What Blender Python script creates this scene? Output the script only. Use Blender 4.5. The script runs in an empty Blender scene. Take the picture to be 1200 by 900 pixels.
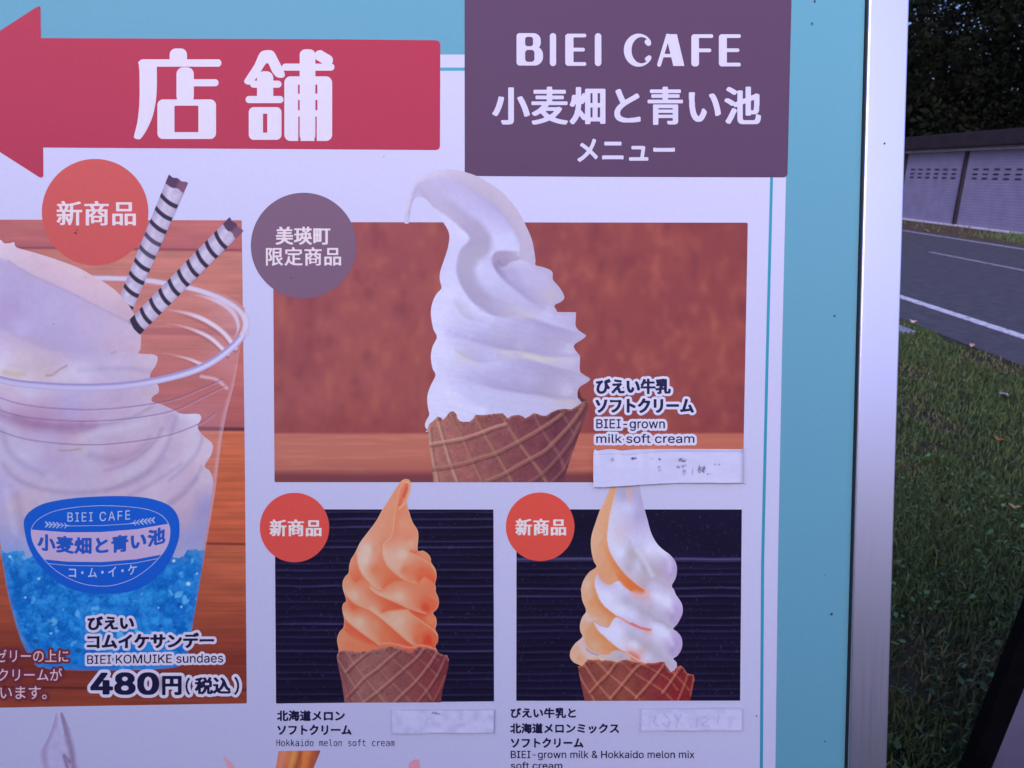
import bpy, bmesh, math, random
import numpy as np
from mathutils import Vector, Matrix
R = math.radians
S = bpy.context.scene
COL = S.collection
rnd = random.Random(7)
rng = np.random.default_rng(11)

# ------------------------------------------------------------------ camera, light, exposure
PITCH, FPX, CAMZ = R(17.4), 800.0, 1.5
cam_d = bpy.data.cameras.new('camera'); cam = bpy.data.objects.new('camera', cam_d); COL.objects.link(cam)
cam.location = (0, 0, CAMZ); cam.rotation_euler = (R(90) - PITCH, 0, 0)
cam_d.sensor_width = 36; cam_d.lens = 24; cam_d.clip_start = 0.02; cam_d.clip_end = 6000
cam_d.dof.use_dof = True; cam_d.dof.focus_distance = 0.60; cam_d.dof.aperture_fstop = 16
S.camera = cam

SUN_EL, SUN_AZ = R(25), R(205)          # azimuth measured clockwise from +Y: behind the camera, to the left
W = bpy.data.worlds.new('World'); S.world = W; W.use_nodes = True
nt = W.node_tree; nt.nodes.clear()
sky = nt.nodes.new('ShaderNodeTexSky'); sky.sky_type = 'NISHITA'; sky.sun_disc = False
sky.sun_elevation = SUN_EL; sky.sun_rotation = SUN_AZ; sky.dust_density = 7; sky.air_density = 1.2
grade = nt.nodes.new('ShaderNodeMix'); grade.data_type = 'RGBA'; grade.blend_type = 'MULTIPLY'
grade.inputs['Factor'].default_value = 1.0
grade.inputs['B'].default_value = (1.47, 1.62, 3.1, 1)       # lavender shade of the overcast sky
bg = nt.nodes.new('ShaderNodeBackground'); bg.inputs['Strength'].default_value = 0.15
wo = nt.nodes.new('ShaderNodeOutputWorld')
nt.links.new(sky.outputs[0], grade.inputs['A']); nt.links.new(grade.outputs['Result'], bg.inputs['Color'])
nt.links.new(bg.outputs[0], wo.inputs['Surface'])
sun_d = bpy.data.lights.new('sun', 'SUN'); sun = bpy.data.objects.new('sun', sun_d); COL.objects.link(sun)
sun_d.energy = 0.5; sun_d.angle = R(10); sun_d.color = (0.38, 0.45, 0.78)
sv = Vector((math.sin(SUN_AZ) * math.cos(SUN_EL), math.cos(SUN_AZ) * math.cos(SUN_EL), math.sin(SUN_EL)))
sun.rotation_euler = sv.to_track_quat('Z', 'Y').to_euler(); sun.location = sv * 50
S.view_settings.view_transform = 'Standard'; S.view_settings.look = 'None'
S.view_settings.exposure = -0.14; S.view_settings.gamma = 1.0; S.view_settings.use_curve_mapping = False

# ------------------------------------------------------------------ colour helpers
def lin(c):
    c = np.asarray(c, float) / 255.0
    return np.where(c <= 0.04045, c / 12.92, ((c + 0.055) / 1.055) ** 2.4)
WY = [0, 200, 585, 850, 1200]
WC = np.array([(200, 199, 247), (200, 199, 247), (184, 182, 236), (166, 164, 217), (160, 158, 212)], float)
def alb(c, y=300):
    """ink colour of a print seen as sRGB c at height y on the board, relative to its white paper"""
    c = np.asarray(c, float); y = np.asarray(y, float)
    w = np.stack([np.interp(y, WY, WC[:, k]) for k in range(3)], -1)
    a = 0.68 * lin(c) / lin(w); m = np.maximum(a.max(-1, keepdims=True) / .93, 1.0)
    return np.clip(a / m ** .6, 0.003, 0.93)

def new_mat(name, base=(.5, .5, .5), rough=.5, spec=.5, metal=0.0):
    m = bpy.data.materials.new(name); m.use_nodes = True
    b = m.node_tree.nodes['Principled BSDF']
    b.inputs['Base Color'].default_value = (*[float(v) for v in base], 1)
    b.inputs['Roughness'].default_value = rough; b.inputs['Specular IOR Level'].default_value = spec
    b.inputs['Metallic'].default_value = metal
    return m
def noise_mat(name, c1, c2, scale, rough=.7, spec=.3, detail=6, bump=0.0, metal=0, coord='Object', stretch=None, lo=.35, hi=.65):
    m = new_mat(name, c1, rough, spec, metal); t = m.node_tree; b = t.nodes['Principled BSDF']
    tc = t.nodes.new('ShaderNodeTexCoord'); n = t.nodes.new('ShaderNodeTexNoise')
    n.inputs['Scale'].default_value = scale; n.inputs['Detail'].default_value = detail
    src = tc.outputs[coord]
    if stretch:
        mp = t.nodes.new('ShaderNodeMapping'); mp.inputs['Scale'].default_value = stretch
        t.links.new(src, mp.inputs[0]); src = mp.outputs[0]
    t.links.new(src, n.inputs['Vector'])
    r = t.nodes.new('ShaderNodeValToRGB'); r.color_ramp.elements[0].position = lo; r.color_ramp.elements[1].position = hi
    r.color_ramp.elements[0].color = (*c1, 1); r.color_ramp.elements[1].color = (*c2, 1)
    t.links.new(n.outputs['Fac'], r.inputs[0]); t.links.new(r.outputs[0], b.inputs['Base Color'])
    if bump:
        bp = t.nodes.new('ShaderNodeBump'); bp.inputs['Strength'].default_value = bump
        t.links.new(n.outputs['Fac'], bp.inputs['Height']); t.links.new(bp.outputs[0], b.inputs['Normal'])
    return m
def attr_mat(name, rough=.4, spec=.35, mottle=0.0, mscale=200):
    m = new_mat(name, (.5, .5, .5), rough, spec); t = m.node_tree; b = t.nodes['Principled BSDF']
    a = t.nodes.new('ShaderNodeAttribute'); a.attribute_name = 'Col'; out = a.outputs['Color']
    if mottle:
        tc = t.nodes.new('ShaderNodeTexCoord'); n = t.nodes.new('ShaderNodeTexNoise'); n.inputs['Scale'].default_value = mscale
        n.inputs['Detail'].default_value = 3
        t.links.new(tc.outputs['Object'], n.inputs['Vector'])
        mr = t.nodes.new('ShaderNodeMapRange'); mr.inputs['To Min'].default_value = 1 - mottle; mr.inputs['To Max'].default_value = 1 + mottle
        t.links.new(n.outputs['Fac'], mr.inputs['Value'])
        mx = t.nodes.new('ShaderNodeMix'); mx.data_type = 'RGBA'; mx.blend_type = 'MULTIPLY'; mx.inputs['Factor'].default_value = 1
        t.links.new(out, mx.inputs['A']); t.links.new(mr.outputs[0], mx.inputs['B']); out = mx.outputs['Result']
    t.links.new(out, b.inputs['Base Color'])
    return m
PRINT = attr_mat('printed_ink', .55, .10, .02, 260)
_ink = {}
def ink(c, y=300):
    a = tuple(np.round(alb(c, y), 4))
    if a not in _ink:
        lo = tuple(v * .985 for v in a); hi = tuple(min(v * 1.015, .95) for v in a)
        _ink[a] = noise_mat('ink_%d' % len(_ink), lo, hi, 240, .55, .10, 3, lo=.3, hi=.7)
    return _ink[a]

# ------------------------------------------------------------------ object helpers
def link(name, me, parent=None, mat=None):
    o = bpy.data.objects.new(name, me); COL.objects.link(o)
    if parent is not None: o.parent = parent
    if mat is not None: me.materials.append(mat)
    return o
def tag(o, label=None, cat=None, group=None, kind=None):
    if label: o['label'] = label
    if cat: o['category'] = cat
    if group: o['group'] = group
    if kind: o['kind'] = kind
    return o
def empty(name, label, cat, loc=(0, 0, 0), rot=(0, 0, 0), group=None):
    o = bpy.data.objects.new(name, None); COL.objects.link(o); o.location = loc; o.rotation_euler = rot
    o.empty_display_size = .1
    return tag(o, label, cat, group)
def mesh_np(name, V, F4=None, F3=None, Fn=None, col=None, smooth=False):
    """mesh from numpy arrays of quads / tris / other faces"""
    me = bpy.data.meshes.new(name)
    V = np.ascontiguousarray(V, np.float32)
    loops, starts, tot = [], [], 0
    for F in (F3, F4, Fn):
        if F is None or len(F) == 0: continue
        F = np.asarray(F, np.int32); k = F.shape[1]
        loops.append(F.ravel()); starts.append(tot + np.arange(len(F)) * k); tot += F.size
    loops = np.concatenate(loops); starts = np.concatenate(starts)
    me.vertices.add(len(V)); me.vertices.foreach_set('co', V.ravel())
    me.loops.add(len(loops)); me.loops.foreach_set('vertex_index', loops.astype(np.int32))
    me.polygons.add(len(starts)); me.polygons.foreach_set('loop_start', starts.astype(np.int32))
    if col is not None:
        a = me.color_attributes.new('Col', 'FLOAT_COLOR', 'POINT')
        c4 = np.ones((len(V), 4), np.float32); c4[:, :3] = col
        a.data.foreach_set('color', c4.ravel())
    me.update(calc_edges=True)
    if smooth: me.polygons.foreach_set('use_smooth', np.ones(len(me.polygons), bool))
    return me
def bm_obj(name, bm, mat, parent=None, smooth=False):
    bmesh.ops.recalc_face_normals(bm, faces=bm.faces[:])
    me = bpy.data.meshes.new(name); bm.to_mesh(me); bm.free()
    if smooth:
        for p in me.polygons: p.use_smooth = True
    return link(name, me, parent, mat)
def box(bm, x0, x1, y0, y1, z0, z1, bev=0, M=None):
    vs = [bm.verts.new((x, y, z)) for z in (z0, z1) for y in (y0, y1) for x in (x0, x1)]
    fs = [bm.faces.new([vs[i] for i in q]) for q in ((0, 2, 3, 1), (4, 5, 7, 6), (0, 1, 5, 4), (2, 6, 7, 3), (0, 4, 6, 2), (1, 3, 7, 5))]
    if M is not None: bmesh.ops.transform(bm, matrix=M, verts=vs)
    if bev: bmesh.ops.bevel(bm, geom=list({e for f in fs for e in f.edges}), offset=bev, segments=2, affect='EDGES', profile=.7)
    return bm

# ------------------------------------------------------------------ the board's own frame of reference
fw = np.array([0, math.cos(PITCH), -math.sin(PITCH)]); upc = np.array([0, math.sin(PITCH), math.cos(PITCH)])
C0 = np.array([0, 0, CAMZ])
LEAN = R(15.0); ROLL = R(0.33)
Bn = np.array([0, -math.cos(LEAN), math.sin(LEAN)])
br0 = np.array([1., 0, 0]); bu0 = np.array([0, math.sin(LEAN), math.cos(LEAN)])
Bu = bu0 * math.cos(ROLL) + br0 * math.sin(ROLL); Br = br0 * math.cos(ROLL) - bu0 * math.sin(ROLL)
O = C0 + 0.60 * fw
DV = O[2] / Bu[2]                                   # distance along the board from the ground
BASE = O - Bu * DV
def rays(px, py):
    px = np.asarray(px, float); py = np.asarray(py, float)
    return fw + ((px - 600) / FPX)[..., None] * np.array([1., 0, 0]) + ((450 - py) / FPX)[..., None] * upc
def P(px, py):
    """measured point of the print -> (u, v) on the board's plane, metres"""
    d = rays(px, py); t = ((O - C0) @ Bn) / (d @ Bn)
    X = C0 + d * t[..., None] - BASE
    return np.stack([X @ Br, X @ Bu], -1)
def ground_pt(px, py, z=0.0):
    d = rays(px, py); t = (z - CAMZ) / d[..., 2]
    return C0 + d * t[..., None]
def uv(px, py):
    q = P(np.array([px]), np.array([py]))[0]; return float(q[0]), float(q[1])

# ------------------------------------------------------------------ 2-D drawing toolkit (numpy)
def spline(pts, closed=False, n=8):
    p = np.asarray(pts, float); m = len(p)
    if closed: q = np.vstack([p[-1:], p, p[:2]])
    else: q = np.vstack([2 * p[0] - p[1], p, 2 * p[-1] - p[-2]])
    t = np.linspace(0, 1, n, endpoint=False)[:, None]; out = []
    for i in range(len(q) - 3):
        a, b, c, d = q[i:i + 4]
        out.append(.5 * ((2 * b) + (-a + c) * t + (2 * a - 5 * b + 4 * c - d) * t ** 2 + (-a + 3 * b - 3 * c + d) * t ** 3))
    out = np.vstack(out)
    return out if closed else np.vstack([out, p[-1:]])
def Z(x0, y0, s):
    return lambda pts: [(x0 + a / s, y0 + b / s) for a, b in pts]
def poly_dist(X, Y, pts, closed):
    """distance to a polyline"""
    D = np.full(X.shape, 1e9); p = np.asarray(pts, float)
    q = np.roll(p, -1, 0) if closed else p[1:]; p = p if closed else p[:-1]
    for (ax, ay), (bx, by) in zip(p, q):
        dx, dy = bx - ax, by - ay; L = dx * dx + dy * dy + 1e-12
        t = np.clip(((X - ax) * dx + (Y - ay) * dy) / L, 0, 1)
        np.minimum(D, (X - ax - t * dx) ** 2 + (Y - ay - t * dy) ** 2, out=D)
    return np.sqrt(D)
def inside(X, Y, pts):
    p = np.asarray(pts, float); q = np.roll(p, -1, 0); c = np.zeros(X.shape, bool)
    for (ax, ay), (bx, by) in zip(p, q):
        if ay == by: continue
        k = ((ay > Y) != (by > Y)) & (X < (bx - ax) * (Y - ay) / (by - ay) + ax); c ^= k
    return c
def sdf(X, Y, pts):
    d = poly_dist(X, Y, pts, True); return np.where(inside(X, Y, pts), -d, d)
def smooth01(x): x = np.clip(x, 0, 1); return x * x * (3 - 2 * x)
def vnoise(X, Y, seed=0):
    r = np.random.default_rng(seed).random((128, 128))
    xi = np.floor(X).astype(int); yi = np.floor(Y).astype(int); fx = smooth01(X - xi); fy = smooth01(Y - yi)
    g = lambda a, b: r[a % 128, b % 128]
    return (g(xi, yi) * (1 - fx) + g(xi + 1, yi) * fx) * (1 - fy) + (g(xi, yi + 1) * (1 - fx) + g(xi + 1, yi + 1) * fx) * fy
def fbm(X, Y, seed=0, o=4):
    v = 0; a = .5; s = 0
    for k in range(o): v = v + a * vnoise(X * 2 ** k + 17 * k, Y * 2 ** k + 31 * k, seed + k); s += a; a *= .5
    return v / s
def blur(A, r):
    if r <= 0: return A
    n = int(math.ceil(r * 2.5)); k = np.exp(-.5 * (np.arange(-n, n + 1) / r) ** 2); k /= k.sum()
    for ax in (0, 1):
        pad = [(0, 0)] * A.ndim; pad[ax] = (n, n); B = np.pad(A, pad, mode='edge'); out = 0
        for i, w in enumerate(k):
            sl = [slice(None)] * A.ndim; sl[ax] = slice(i, i + A.shape[ax]); out = out + w * B[tuple(sl)]
        A = out
    return A
def diffuse(M, V, iters=40):
    """fill colours between drawn strokes: multigrid Laplace solve. M weights, V weighted sums"""
    H, Wd = M.shape
    if min(H, Wd) <= 4:
        s = M.sum(); c = V.sum((0, 1)) / max(s, 1e-9); cur = np.ones((H, Wd, 3)) * c
    else:
        h2, w2 = (H + 1) // 2, (Wd + 1) // 2
        Mp = np.zeros((h2 * 2, w2 * 2)); Mp[:H, :Wd] = M; Vp = np.zeros((h2 * 2, w2 * 2, 3)); Vp[:H, :Wd] = V
        M2 = Mp.reshape(h2, 2, w2, 2).sum((1, 3)); V2 = Vp.reshape(h2, 2, w2, 2, 3).sum((1, 3))
        c = diffuse(M2, V2, iters); cur = c.repeat(2, 0).repeat(2, 1)[:H, :Wd]
    fix = M > 0; val = np.where(fix[..., None], V / np.maximum(M, 1e-9)[..., None], 0)
    for _ in range(iters):
        p = np.pad(cur, ((1, 1), (1, 1), (0, 0)), mode='edge')
        cur = .25 * (p[:-2, 1:-1] + p[2:, 1:-1] + p[1:-1, :-2] + p[1:-1, 2:])
        cur = np.where(fix[..., None], val, cur)
    return cur
ZS = .35                                            # ink layers lie a tenth of a millimetre apart
class Pic:
    """a printed picture element painted on a grid of the board"""
    def __init__(s, x0, y0, x1, y1, step=1.0):
        s.x0, s.y0, s.st = x0, y0, step
        s.nx = int(round((x1 - x0) / step)) + 1; s.ny = int(round((y1 - y0) / step)) + 1
        s.sx = (x1 - x0) / (s.nx - 1); s.sy = (y1 - y0) / (s.ny - 1)
        s.X, s.Y = np.meshgrid(x0 + np.arange(s.nx) * s.sx, y0 + np.arange(s.ny) * s.sy)
        s.M = np.zeros((s.ny, s.nx)); s.V = np.zeros((s.ny, s.nx, 3)); s.rgb = None
    def put(s, pts, cols):
        i = np.round((pts[:, 0] - s.x0) / s.sx).astype(int); j = np.round((pts[:, 1] - s.y0) / s.sy).astype(int)
        k = (i >= 0) & (i < s.nx) & (j >= 0) & (j < s.ny)
        np.add.at(s.M, (j[k], i[k]), 1); np.add.at(s.V, (j[k], i[k]), cols[k])
    def curve(s, pts, left=None, right=None, off=0.9):
        """colours to the left / right of a stroke, looking along it (y down); each a colour or a list along it"""
        c = spline(pts, n=max(6, int(40 / s.st))); t = np.gradient(c, axis=0); t /= np.linalg.norm(t, axis=1, keepdims=True) + 1e-9
        nrm = np.stack([t[:, 1], -t[:, 0]], -1)                 # left-hand side on screen
        u = np.linspace(0, 1, len(c))
        for side, col in ((1, left), (-1, right)):
            if col is None: continue
            a = np.asarray(col, float)
            if a.ndim == 1: cc = np.tile(a, (len(c), 1))
            else: cc = np.stack([np.interp(u, np.linspace(0, 1, len(a)), a[:, k]) for k in range(3)], -1)
            s.put(c + nrm * off * side, cc)
    def dot(s, x, y, col, r=1.5):
        a = np.linspace(0, 6.283, 33)[:-1]; r = r * 2.4
        s.put(np.stack([x + r * np.cos(a), y + r * np.sin(a)], -1), np.tile(np.asarray(col, float), (32, 1)))
    def soften(s, m, r):
        """blur inside a mask only"""
        m = np.clip(m, 0, 1); n = blur(s.rgb * m[..., None], r) / (blur(m[..., None] * np.ones(3), r) + 1e-4); s.rgb = s.rgb * (1 - m[..., None]) + n * m[..., None]
    def contrast(s, c, k, m=None):
        c = np.asarray(c, float); n = c + (s.rgb - c) * k; s.rgb = n if m is None else s.rgb * (1 - m[..., None]) + n * m[..., None]
    def solve(s, soft=.8):
        s.rgb = blur(diffuse(s.M, s.V), soft); return s
    def fill(s, col): s.rgb = np.ones((s.ny, s.nx, 3)) * np.asarray(col, float); return s
    def blend(s, a, col):
        s.rgb = s.rgb * (1 - a[..., None]) + np.asarray(col, float) * a[..., None]
    def stroke(s, pts, w, col, a=1.0, soft=.8, curved=True):
        c = spline(pts) if curved and len(pts) > 2 else np.asarray(pts, float)
        d = poly_dist(s.X, s.Y, c, False); s.blend(a * smooth01((w / 2 + soft - d) / (2 * soft)), col)
    def grain(s, amt, scale=1.6, seed=5):
        s.rgb = s.rgb * (1 + amt * (fbm(s.X / scale, s.Y / scale, seed, 2) - .5)[..., None])
    def noise(s, amt, sx, sy, seed=3):
        s.rgb = s.rgb * (1 + amt * (fbm(s.X / sx, s.Y / sy, seed, 4) - .5)[..., None])
    def build(s, name, parent, z, outline=None, field=None, zoff=None, mat=None):
        col = alb(np.clip(s.rgb, 2, 254), s.Y)
        F = field if field is not None else (sdf(s.X, s.Y, outline) if outline is not None else np.full(s.X.shape, -1.0))
        V, q, col = march(s.X, s.Y, F, col if zoff is None else np.concatenate([col, zoff[..., None]], -1))
        zz = z + (col[:, 3] if zoff is not None else 0)
        w = P(V[:, 0], V[:, 1]); co = np.column_stack([w, np.broadcast_to(zz * (1 if zoff is not None else ZS), len(w))])
        me = mesh_np(name, co, q[4], q[3], None, col[:, :3], zoff is not None)
        return link(name, me, parent, mat or PRINT)
def march(X, Y, F, A=None):
    """filled marching squares of F < 0. Returns vertices, {3: tris, 4: quads}, attributes"""
    ny, nx = F.shape; F = np.where(F == 0, 1e-6, F); ins = F < 0
    idc = np.arange(ny * nx).reshape(ny, nx); V = [np.stack([X, Y], -1).reshape(-1, 2)]; AA = [A.reshape(ny * nx, -1)] if A is not None else None
    base = ny * nx
    def cross(F0, F1, X0, X1, Y0, Y1, A0, A1):
        nonlocal base
        m = (F0 < 0) != (F1 < 0); t = np.where(m, F0 / np.where(m, F0 - F1, 1), 0)
        ids = np.full(F0.shape, -1); n = m.sum(); ids[m] = base + np.arange(n); base += n
        V.append(np.stack([(X0 + (X1 - X0) * t)[m], (Y0 + (Y1 - Y0) * t)[m]], -1))
        if A is not None:
            k = F0[m] < 0; AA.append(np.where(k[:, None], A0[m], A1[m]))
        return ids
    a = A if A is not None else np.zeros((ny, nx, 1))
    H = cross(F[:, :-1], F[:, 1:], X[:, :-1], X[:, 1:], Y[:, :-1], Y[:, 1:], a[:, :-1], a[:, 1:])
    Vv = cross(F[:-1], F[1:], X[:-1], X[1:], Y[:-1], Y[1:], a[:-1], a[1:])
    c = [idc[:-1, :-1], idc[:-1, 1:], idc[1:, 1:], idc[1:, :-1]]          # clockwise on screen (y down)
    e = [H[:-1], Vv[:, 1:], H[1:], Vv[:, :-1]]                              # top right bottom left
    code = sum((ins[j:ny - 1 + j, i:nx - 1 + i].astype(int) << b) for b, (j, i) in enumerate(((0, 0), (0, 1), (1, 1), (1, 0))))
    q = {3: [], 4: []}
    def add(m, ids):
        arr = np.stack([x[m] for x in ids], -1)[:, ::-1]
        if len(ids) <= 4: q[len(ids)].append(arr)
        else:
            for k in range(1, len(ids) - 1): q[3].append(arr[:, [0, k, k + 1]])
    for k in range(1, 16):
        m = code == k
        if not m.any(): continue
        ids = []
        for b in range(4):
            if k >> b & 1: ids.append(c[b])
            if (k >> b & 1) != (k >> ((b + 1) % 4) & 1): ids.append(e[b])
        add(m, ids)
    V = np.vstack(V); used = np.zeros(len(V), bool)
    q = {k: (np.vstack(v) if v else np.zeros((0, k), int)) for k, v in q.items()}
    for v in q.values(): used[v.ravel()] = True
    rm = np.cumsum(used) - 1; q = {k: rm[v] for k, v in q.items()}
    return V[used], q, (np.vstack(AA)[used] if A is not None else None)
def field_obj(name, X, Y, F, parent, z, mat):
    V, q, _ = march(X, Y, F); w = P(V[:, 0], V[:, 1])
    return link(name, mesh_np(name, np.column_stack([w, np.full(len(w), z * ZS)]), q[4], q[3]), parent, mat)
def flat(name, pts, parent, z, mat):
    p = np.asarray(pts, float)
    if np.sum(p[:, 0] * np.roll(p[:, 1], -1) - np.roll(p[:, 0], -1) * p[:, 1]) > 0: p = p[::-1]
    w = P(p[:, 0], p[:, 1]); me = bpy.data.meshes.new(name)
    me.from_pydata([(a, b, z * ZS) for a, b in w], [], [list(range(len(w)))]); me.update()
    return link(name, me, parent, mat)
def disc(cx, cy, r, ry=None, n=96):
    a = np.linspace(0, 2 * math.pi, n, endpoint=False); return np.stack([cx + r * np.cos(a), cy + (ry or r) * np.sin(a)], -1)
def band(pts, w, curved=True):
    c = spline(pts) if curved and len(pts) > 2 else np.asarray(pts, float)
    t = np.gradient(c, axis=0); t /= np.linalg.norm(t, axis=1, keepdims=True); n = np.stack([t[:, 1], -t[:, 0]], -1) * w / 2
    return np.vstack([c + n, (c - n)[::-1]])

# ------------------------------------------------------------------ lettering
_txt = {}
import os
def own_font(fn):                                   # Blender's own interface fonts
    try: return bpy.data.fonts.load(os.path.join(bpy.utils.system_resource('DATAFILES', path='fonts'), fn))
    except Exception: return None
SANS, MONO = own_font('Inter.woff2'), own_font('DejaVuSansMono.woff2')
def glyph_loops(txt, space=1.0, mono=False):
    k = (txt, space, mono)
    if k in _txt: return _txt[k]
    cu = bpy.data.curves.new('txt', 'FONT'); cu.body = txt; cu.resolution_u = 6; cu.space_character = space
    f_ = (MONO if mono else SANS) if all(ord(ch) < 128 for ch in txt) else None
    if f_ is not None: cu.font = f_
    o = bpy.data.objects.new('txt', cu); COL.objects.link(o)
    dg = bpy.context.evaluated_depsgraph_get(); dg.update(); ec = o.to_curve(dg); E = []
    for sp in ec.splines:                           # outlines of the glyphs, sampled
        b_ = sp.bezier_points; n_ = len(b_); pts = []
        for q in range(n_):
            p0, p3 = b_[q], b_[(q + 1) % n_]; P4 = [np.array(v_[:2]) for v_ in (p0.co, p0.handle_right, p3.handle_left, p3.co)]
            for t_ in np.arange(0, 1, .2): pts.append((1 - t_) ** 3 * P4[0] + 3 * t_ * (1 - t_) ** 2 * P4[1] + 3 * t_ * t_ * (1 - t_) * P4[2] + t_ ** 3 * P4[3])
        pts = np.array(pts); E.append(np.stack([pts, np.roll(pts, -1, 0)], 1))
    seg = np.concatenate(E); seg[..., 1] *= -1
    o.to_curve_clear(); bpy.data.objects.remove(o); bpy.data.curves.remove(cu)
    _txt[k] = seg; return seg
def edt(mask, Rm):
    g = np.where(mask, 0.0, 1e6)
    for ax in (0, 1):
        out = g.copy()
        for d in range(1, Rm + 1):
            for sgn in (1, -1):
                sh = np.full(g.shape, 1e6); sl = [slice(None)] * 2; sr = [slice(None)] * 2
                sl[ax] = slice(d, None) if sgn > 0 else slice(None, -d); sr[ax] = slice(None, -d) if sgn > 0 else slice(d, None)
                sh[tuple(sl)] = g[tuple(sr)]; np.minimum(out, sh + d * d, out=out)
        g = out
    return np.sqrt(np.minimum(g, Rm * Rm * 2))
def text_field(txt, x0, y0, x1, y1, bold=0.0, xb=1.0, step=.3, pad=5, space=1.0, mono=False):
    """signed distance of a line of lettering fitted to the measured box; bold = stroke growth, xb = how much more across"""
    seg = glyph_loops(txt, space, mono).copy()
    lo = seg.reshape(-1, 2).min(0); hi = seg.reshape(-1, 2).max(0)
    b = np.array([bold * xb, bold]); A = np.array([x0, y0]) + b; B = np.array([x1, y1]) - b
    sc = (B - A) / (hi - lo); seg = (seg - lo) * sc + A
    nx = int((x1 - x0 + 2 * pad) / step) + 1; ny = int((y1 - y0 + 2 * pad) / step) + 1
    gx = x0 - pad + np.arange(nx) * step; gy = y0 - pad + np.arange(ny) * step
    acc = np.zeros((ny, nx + 1), np.int32)          # non-zero winding fill
    for (ax, ay), (bx, by) in seg:
        if ay == by: continue
        wd_ = 1
        if ay > by: ax, ay, bx, by, wd_ = bx, by, ax, ay, -1
        j0 = int(math.ceil((ay - gy[0]) / step)); j1 = int(math.ceil((by - gy[0]) / step))
        for j in range(max(j0, 0), min(j1, ny)):
            x = ax + (bx - ax) * (gy[j] - ay) / (by - ay)
            acc[j, min(max(int(math.ceil((x - gx[0]) / step)), 0), nx)] += wd_
    mask = np.cumsum(acc, 1)[:, :nx] != 0
    Rm = int(pad / step) + 1
    if xb != 1.0:                                   # grow strokes sideways first
        n = int(round(bold * (xb - 1) / step)); m0 = mask.copy()
        for d in range(1, n + 1):
            mask[:, d:] |= m0[:, :-d]; mask[:, :-d] |= m0[:, d:]
    F = (edt(mask, Rm) - edt(~mask, Rm)) * step
    F = blur(F, .8) - bold
    X, Y = np.meshgrid(gx, gy)
    return X, Y, F
def bend(X, Y, tilt=0.0, bow=0.0, xc=0.0):
    return X, Y + tilt * (X - xc) + bow * (X - xc) ** 2
def letters(parent, txt, x0, y0, x1, y1, col, z, bold=.3, xb=1.0, step=.3, halo=None, hcol=None, tilt=0, bow=0, space=1.0, name='lettering', mono=False):
    X, Y, F = text_field(txt, x0, y0, x1, y1, bold, xb, step, pad=(halo or 0) + 2, space=space, mono=mono)
    X, Y = bend(X, Y, tilt, bow, (x0 + x1) / 2); ym = (y0 + y1) / 2
    if halo:
        field_obj('lettering_outline', X, Y, F - halo, parent, z - .0003, ink(hcol, ym))
    return field_obj(name, X, Y, F, parent, z, ink(col, ym))
def rbox(X, Y, x0, y0, x1, y1, r):
    cx, cy = (x0 + x1) / 2, (y0 + y1) / 2; qx = np.abs(X - cx) - (x1 - x0) / 2 + r; qy = np.abs(Y - cy) - (y1 - y0) / 2 + r
    return np.hypot(np.maximum(qx, 0), np.maximum(qy, 0)) + np.minimum(np.maximum(qx, qy), 0) - r
def capsule(X, Y, pts, r):
    return poly_dist(X, Y, pts, False) - r

# ================================================================== THE SETTING
GX0, GX1, GXW = 4.09, 10.45, 12.40
def sheet(name, x0, x1, y0, y1, z, mat):
    me = bpy.data.meshes.new(name); me.from_pydata([(x0, y0, z), (x1, y0, z), (x1, y1, z), (x0, y1, z)], [], [(0, 1, 2, 3)])
    o = link(name, me, None, mat); return tag(o, kind='structure')
soil = noise_mat('lawn_soil', (.014, .022, .009), (.040, .038, .022), 9, .95, .1, 8)
sheet('ground', -2500, 2500, -2500, 2500, 0, soil)
asph = noise_mat('asphalt', (.045, .044, .049), (.066, .064, .069), 7, .9, .25, 12, bump=.25)
sheet('road', GX0, GX1, -60, 90, .004, asph)
def worn_paint(name, c, cover):
    m = new_mat(name, c, .8, .2); t = m.node_tree; b = t.nodes['Principled BSDF']
    tc = t.nodes.new('ShaderNodeTexCoord'); n = t.nodes.new('ShaderNodeTexNoise'); n.inputs['Scale'].default_value = 14; n.inputs['Detail'].default_value = 10
    n.inputs['Roughness'].default_value = .75
    r = t.nodes.new('ShaderNodeValToRGB'); r.color_ramp.elements[0].position = cover - .06; r.color_ramp.elements[1].position = cover + .06
    r.color_ramp.elements[0].color = (.09, .09, .09, 1); r.color_ramp.elements[1].color = (*c, 1)
    t.links.new(tc.outputs['Object'], n.inputs['Vector']); t.links.new(n.outputs['Fac'], r.inputs[0]); t.links.new(r.outputs[0], b.inputs['Base Color'])
    return m
sheet('road_edge_line', 4.735, 4.87, -60, 90, .008, worn_paint('line_paint', (.50, .50, .50), .44))
sheet('road_centre_line', 7.93, 8.03, 5, 13.2, .008, worn_paint('faded_paint', (.26, .26, .27), .45))
sheet('road_far_line', 10.05, 10.17, -60, 90, .008, worn_paint('faded_paint_far', (.30, .30, .31), .42))
verge = noise_mat('verge_soil', (.05, .035, .025), (.10, .07, .045), 5, .95, .1, 9, bump=.4)
sheet('roadside_verge', GX1, 15.0, -60, 90, .006, verge)

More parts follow.
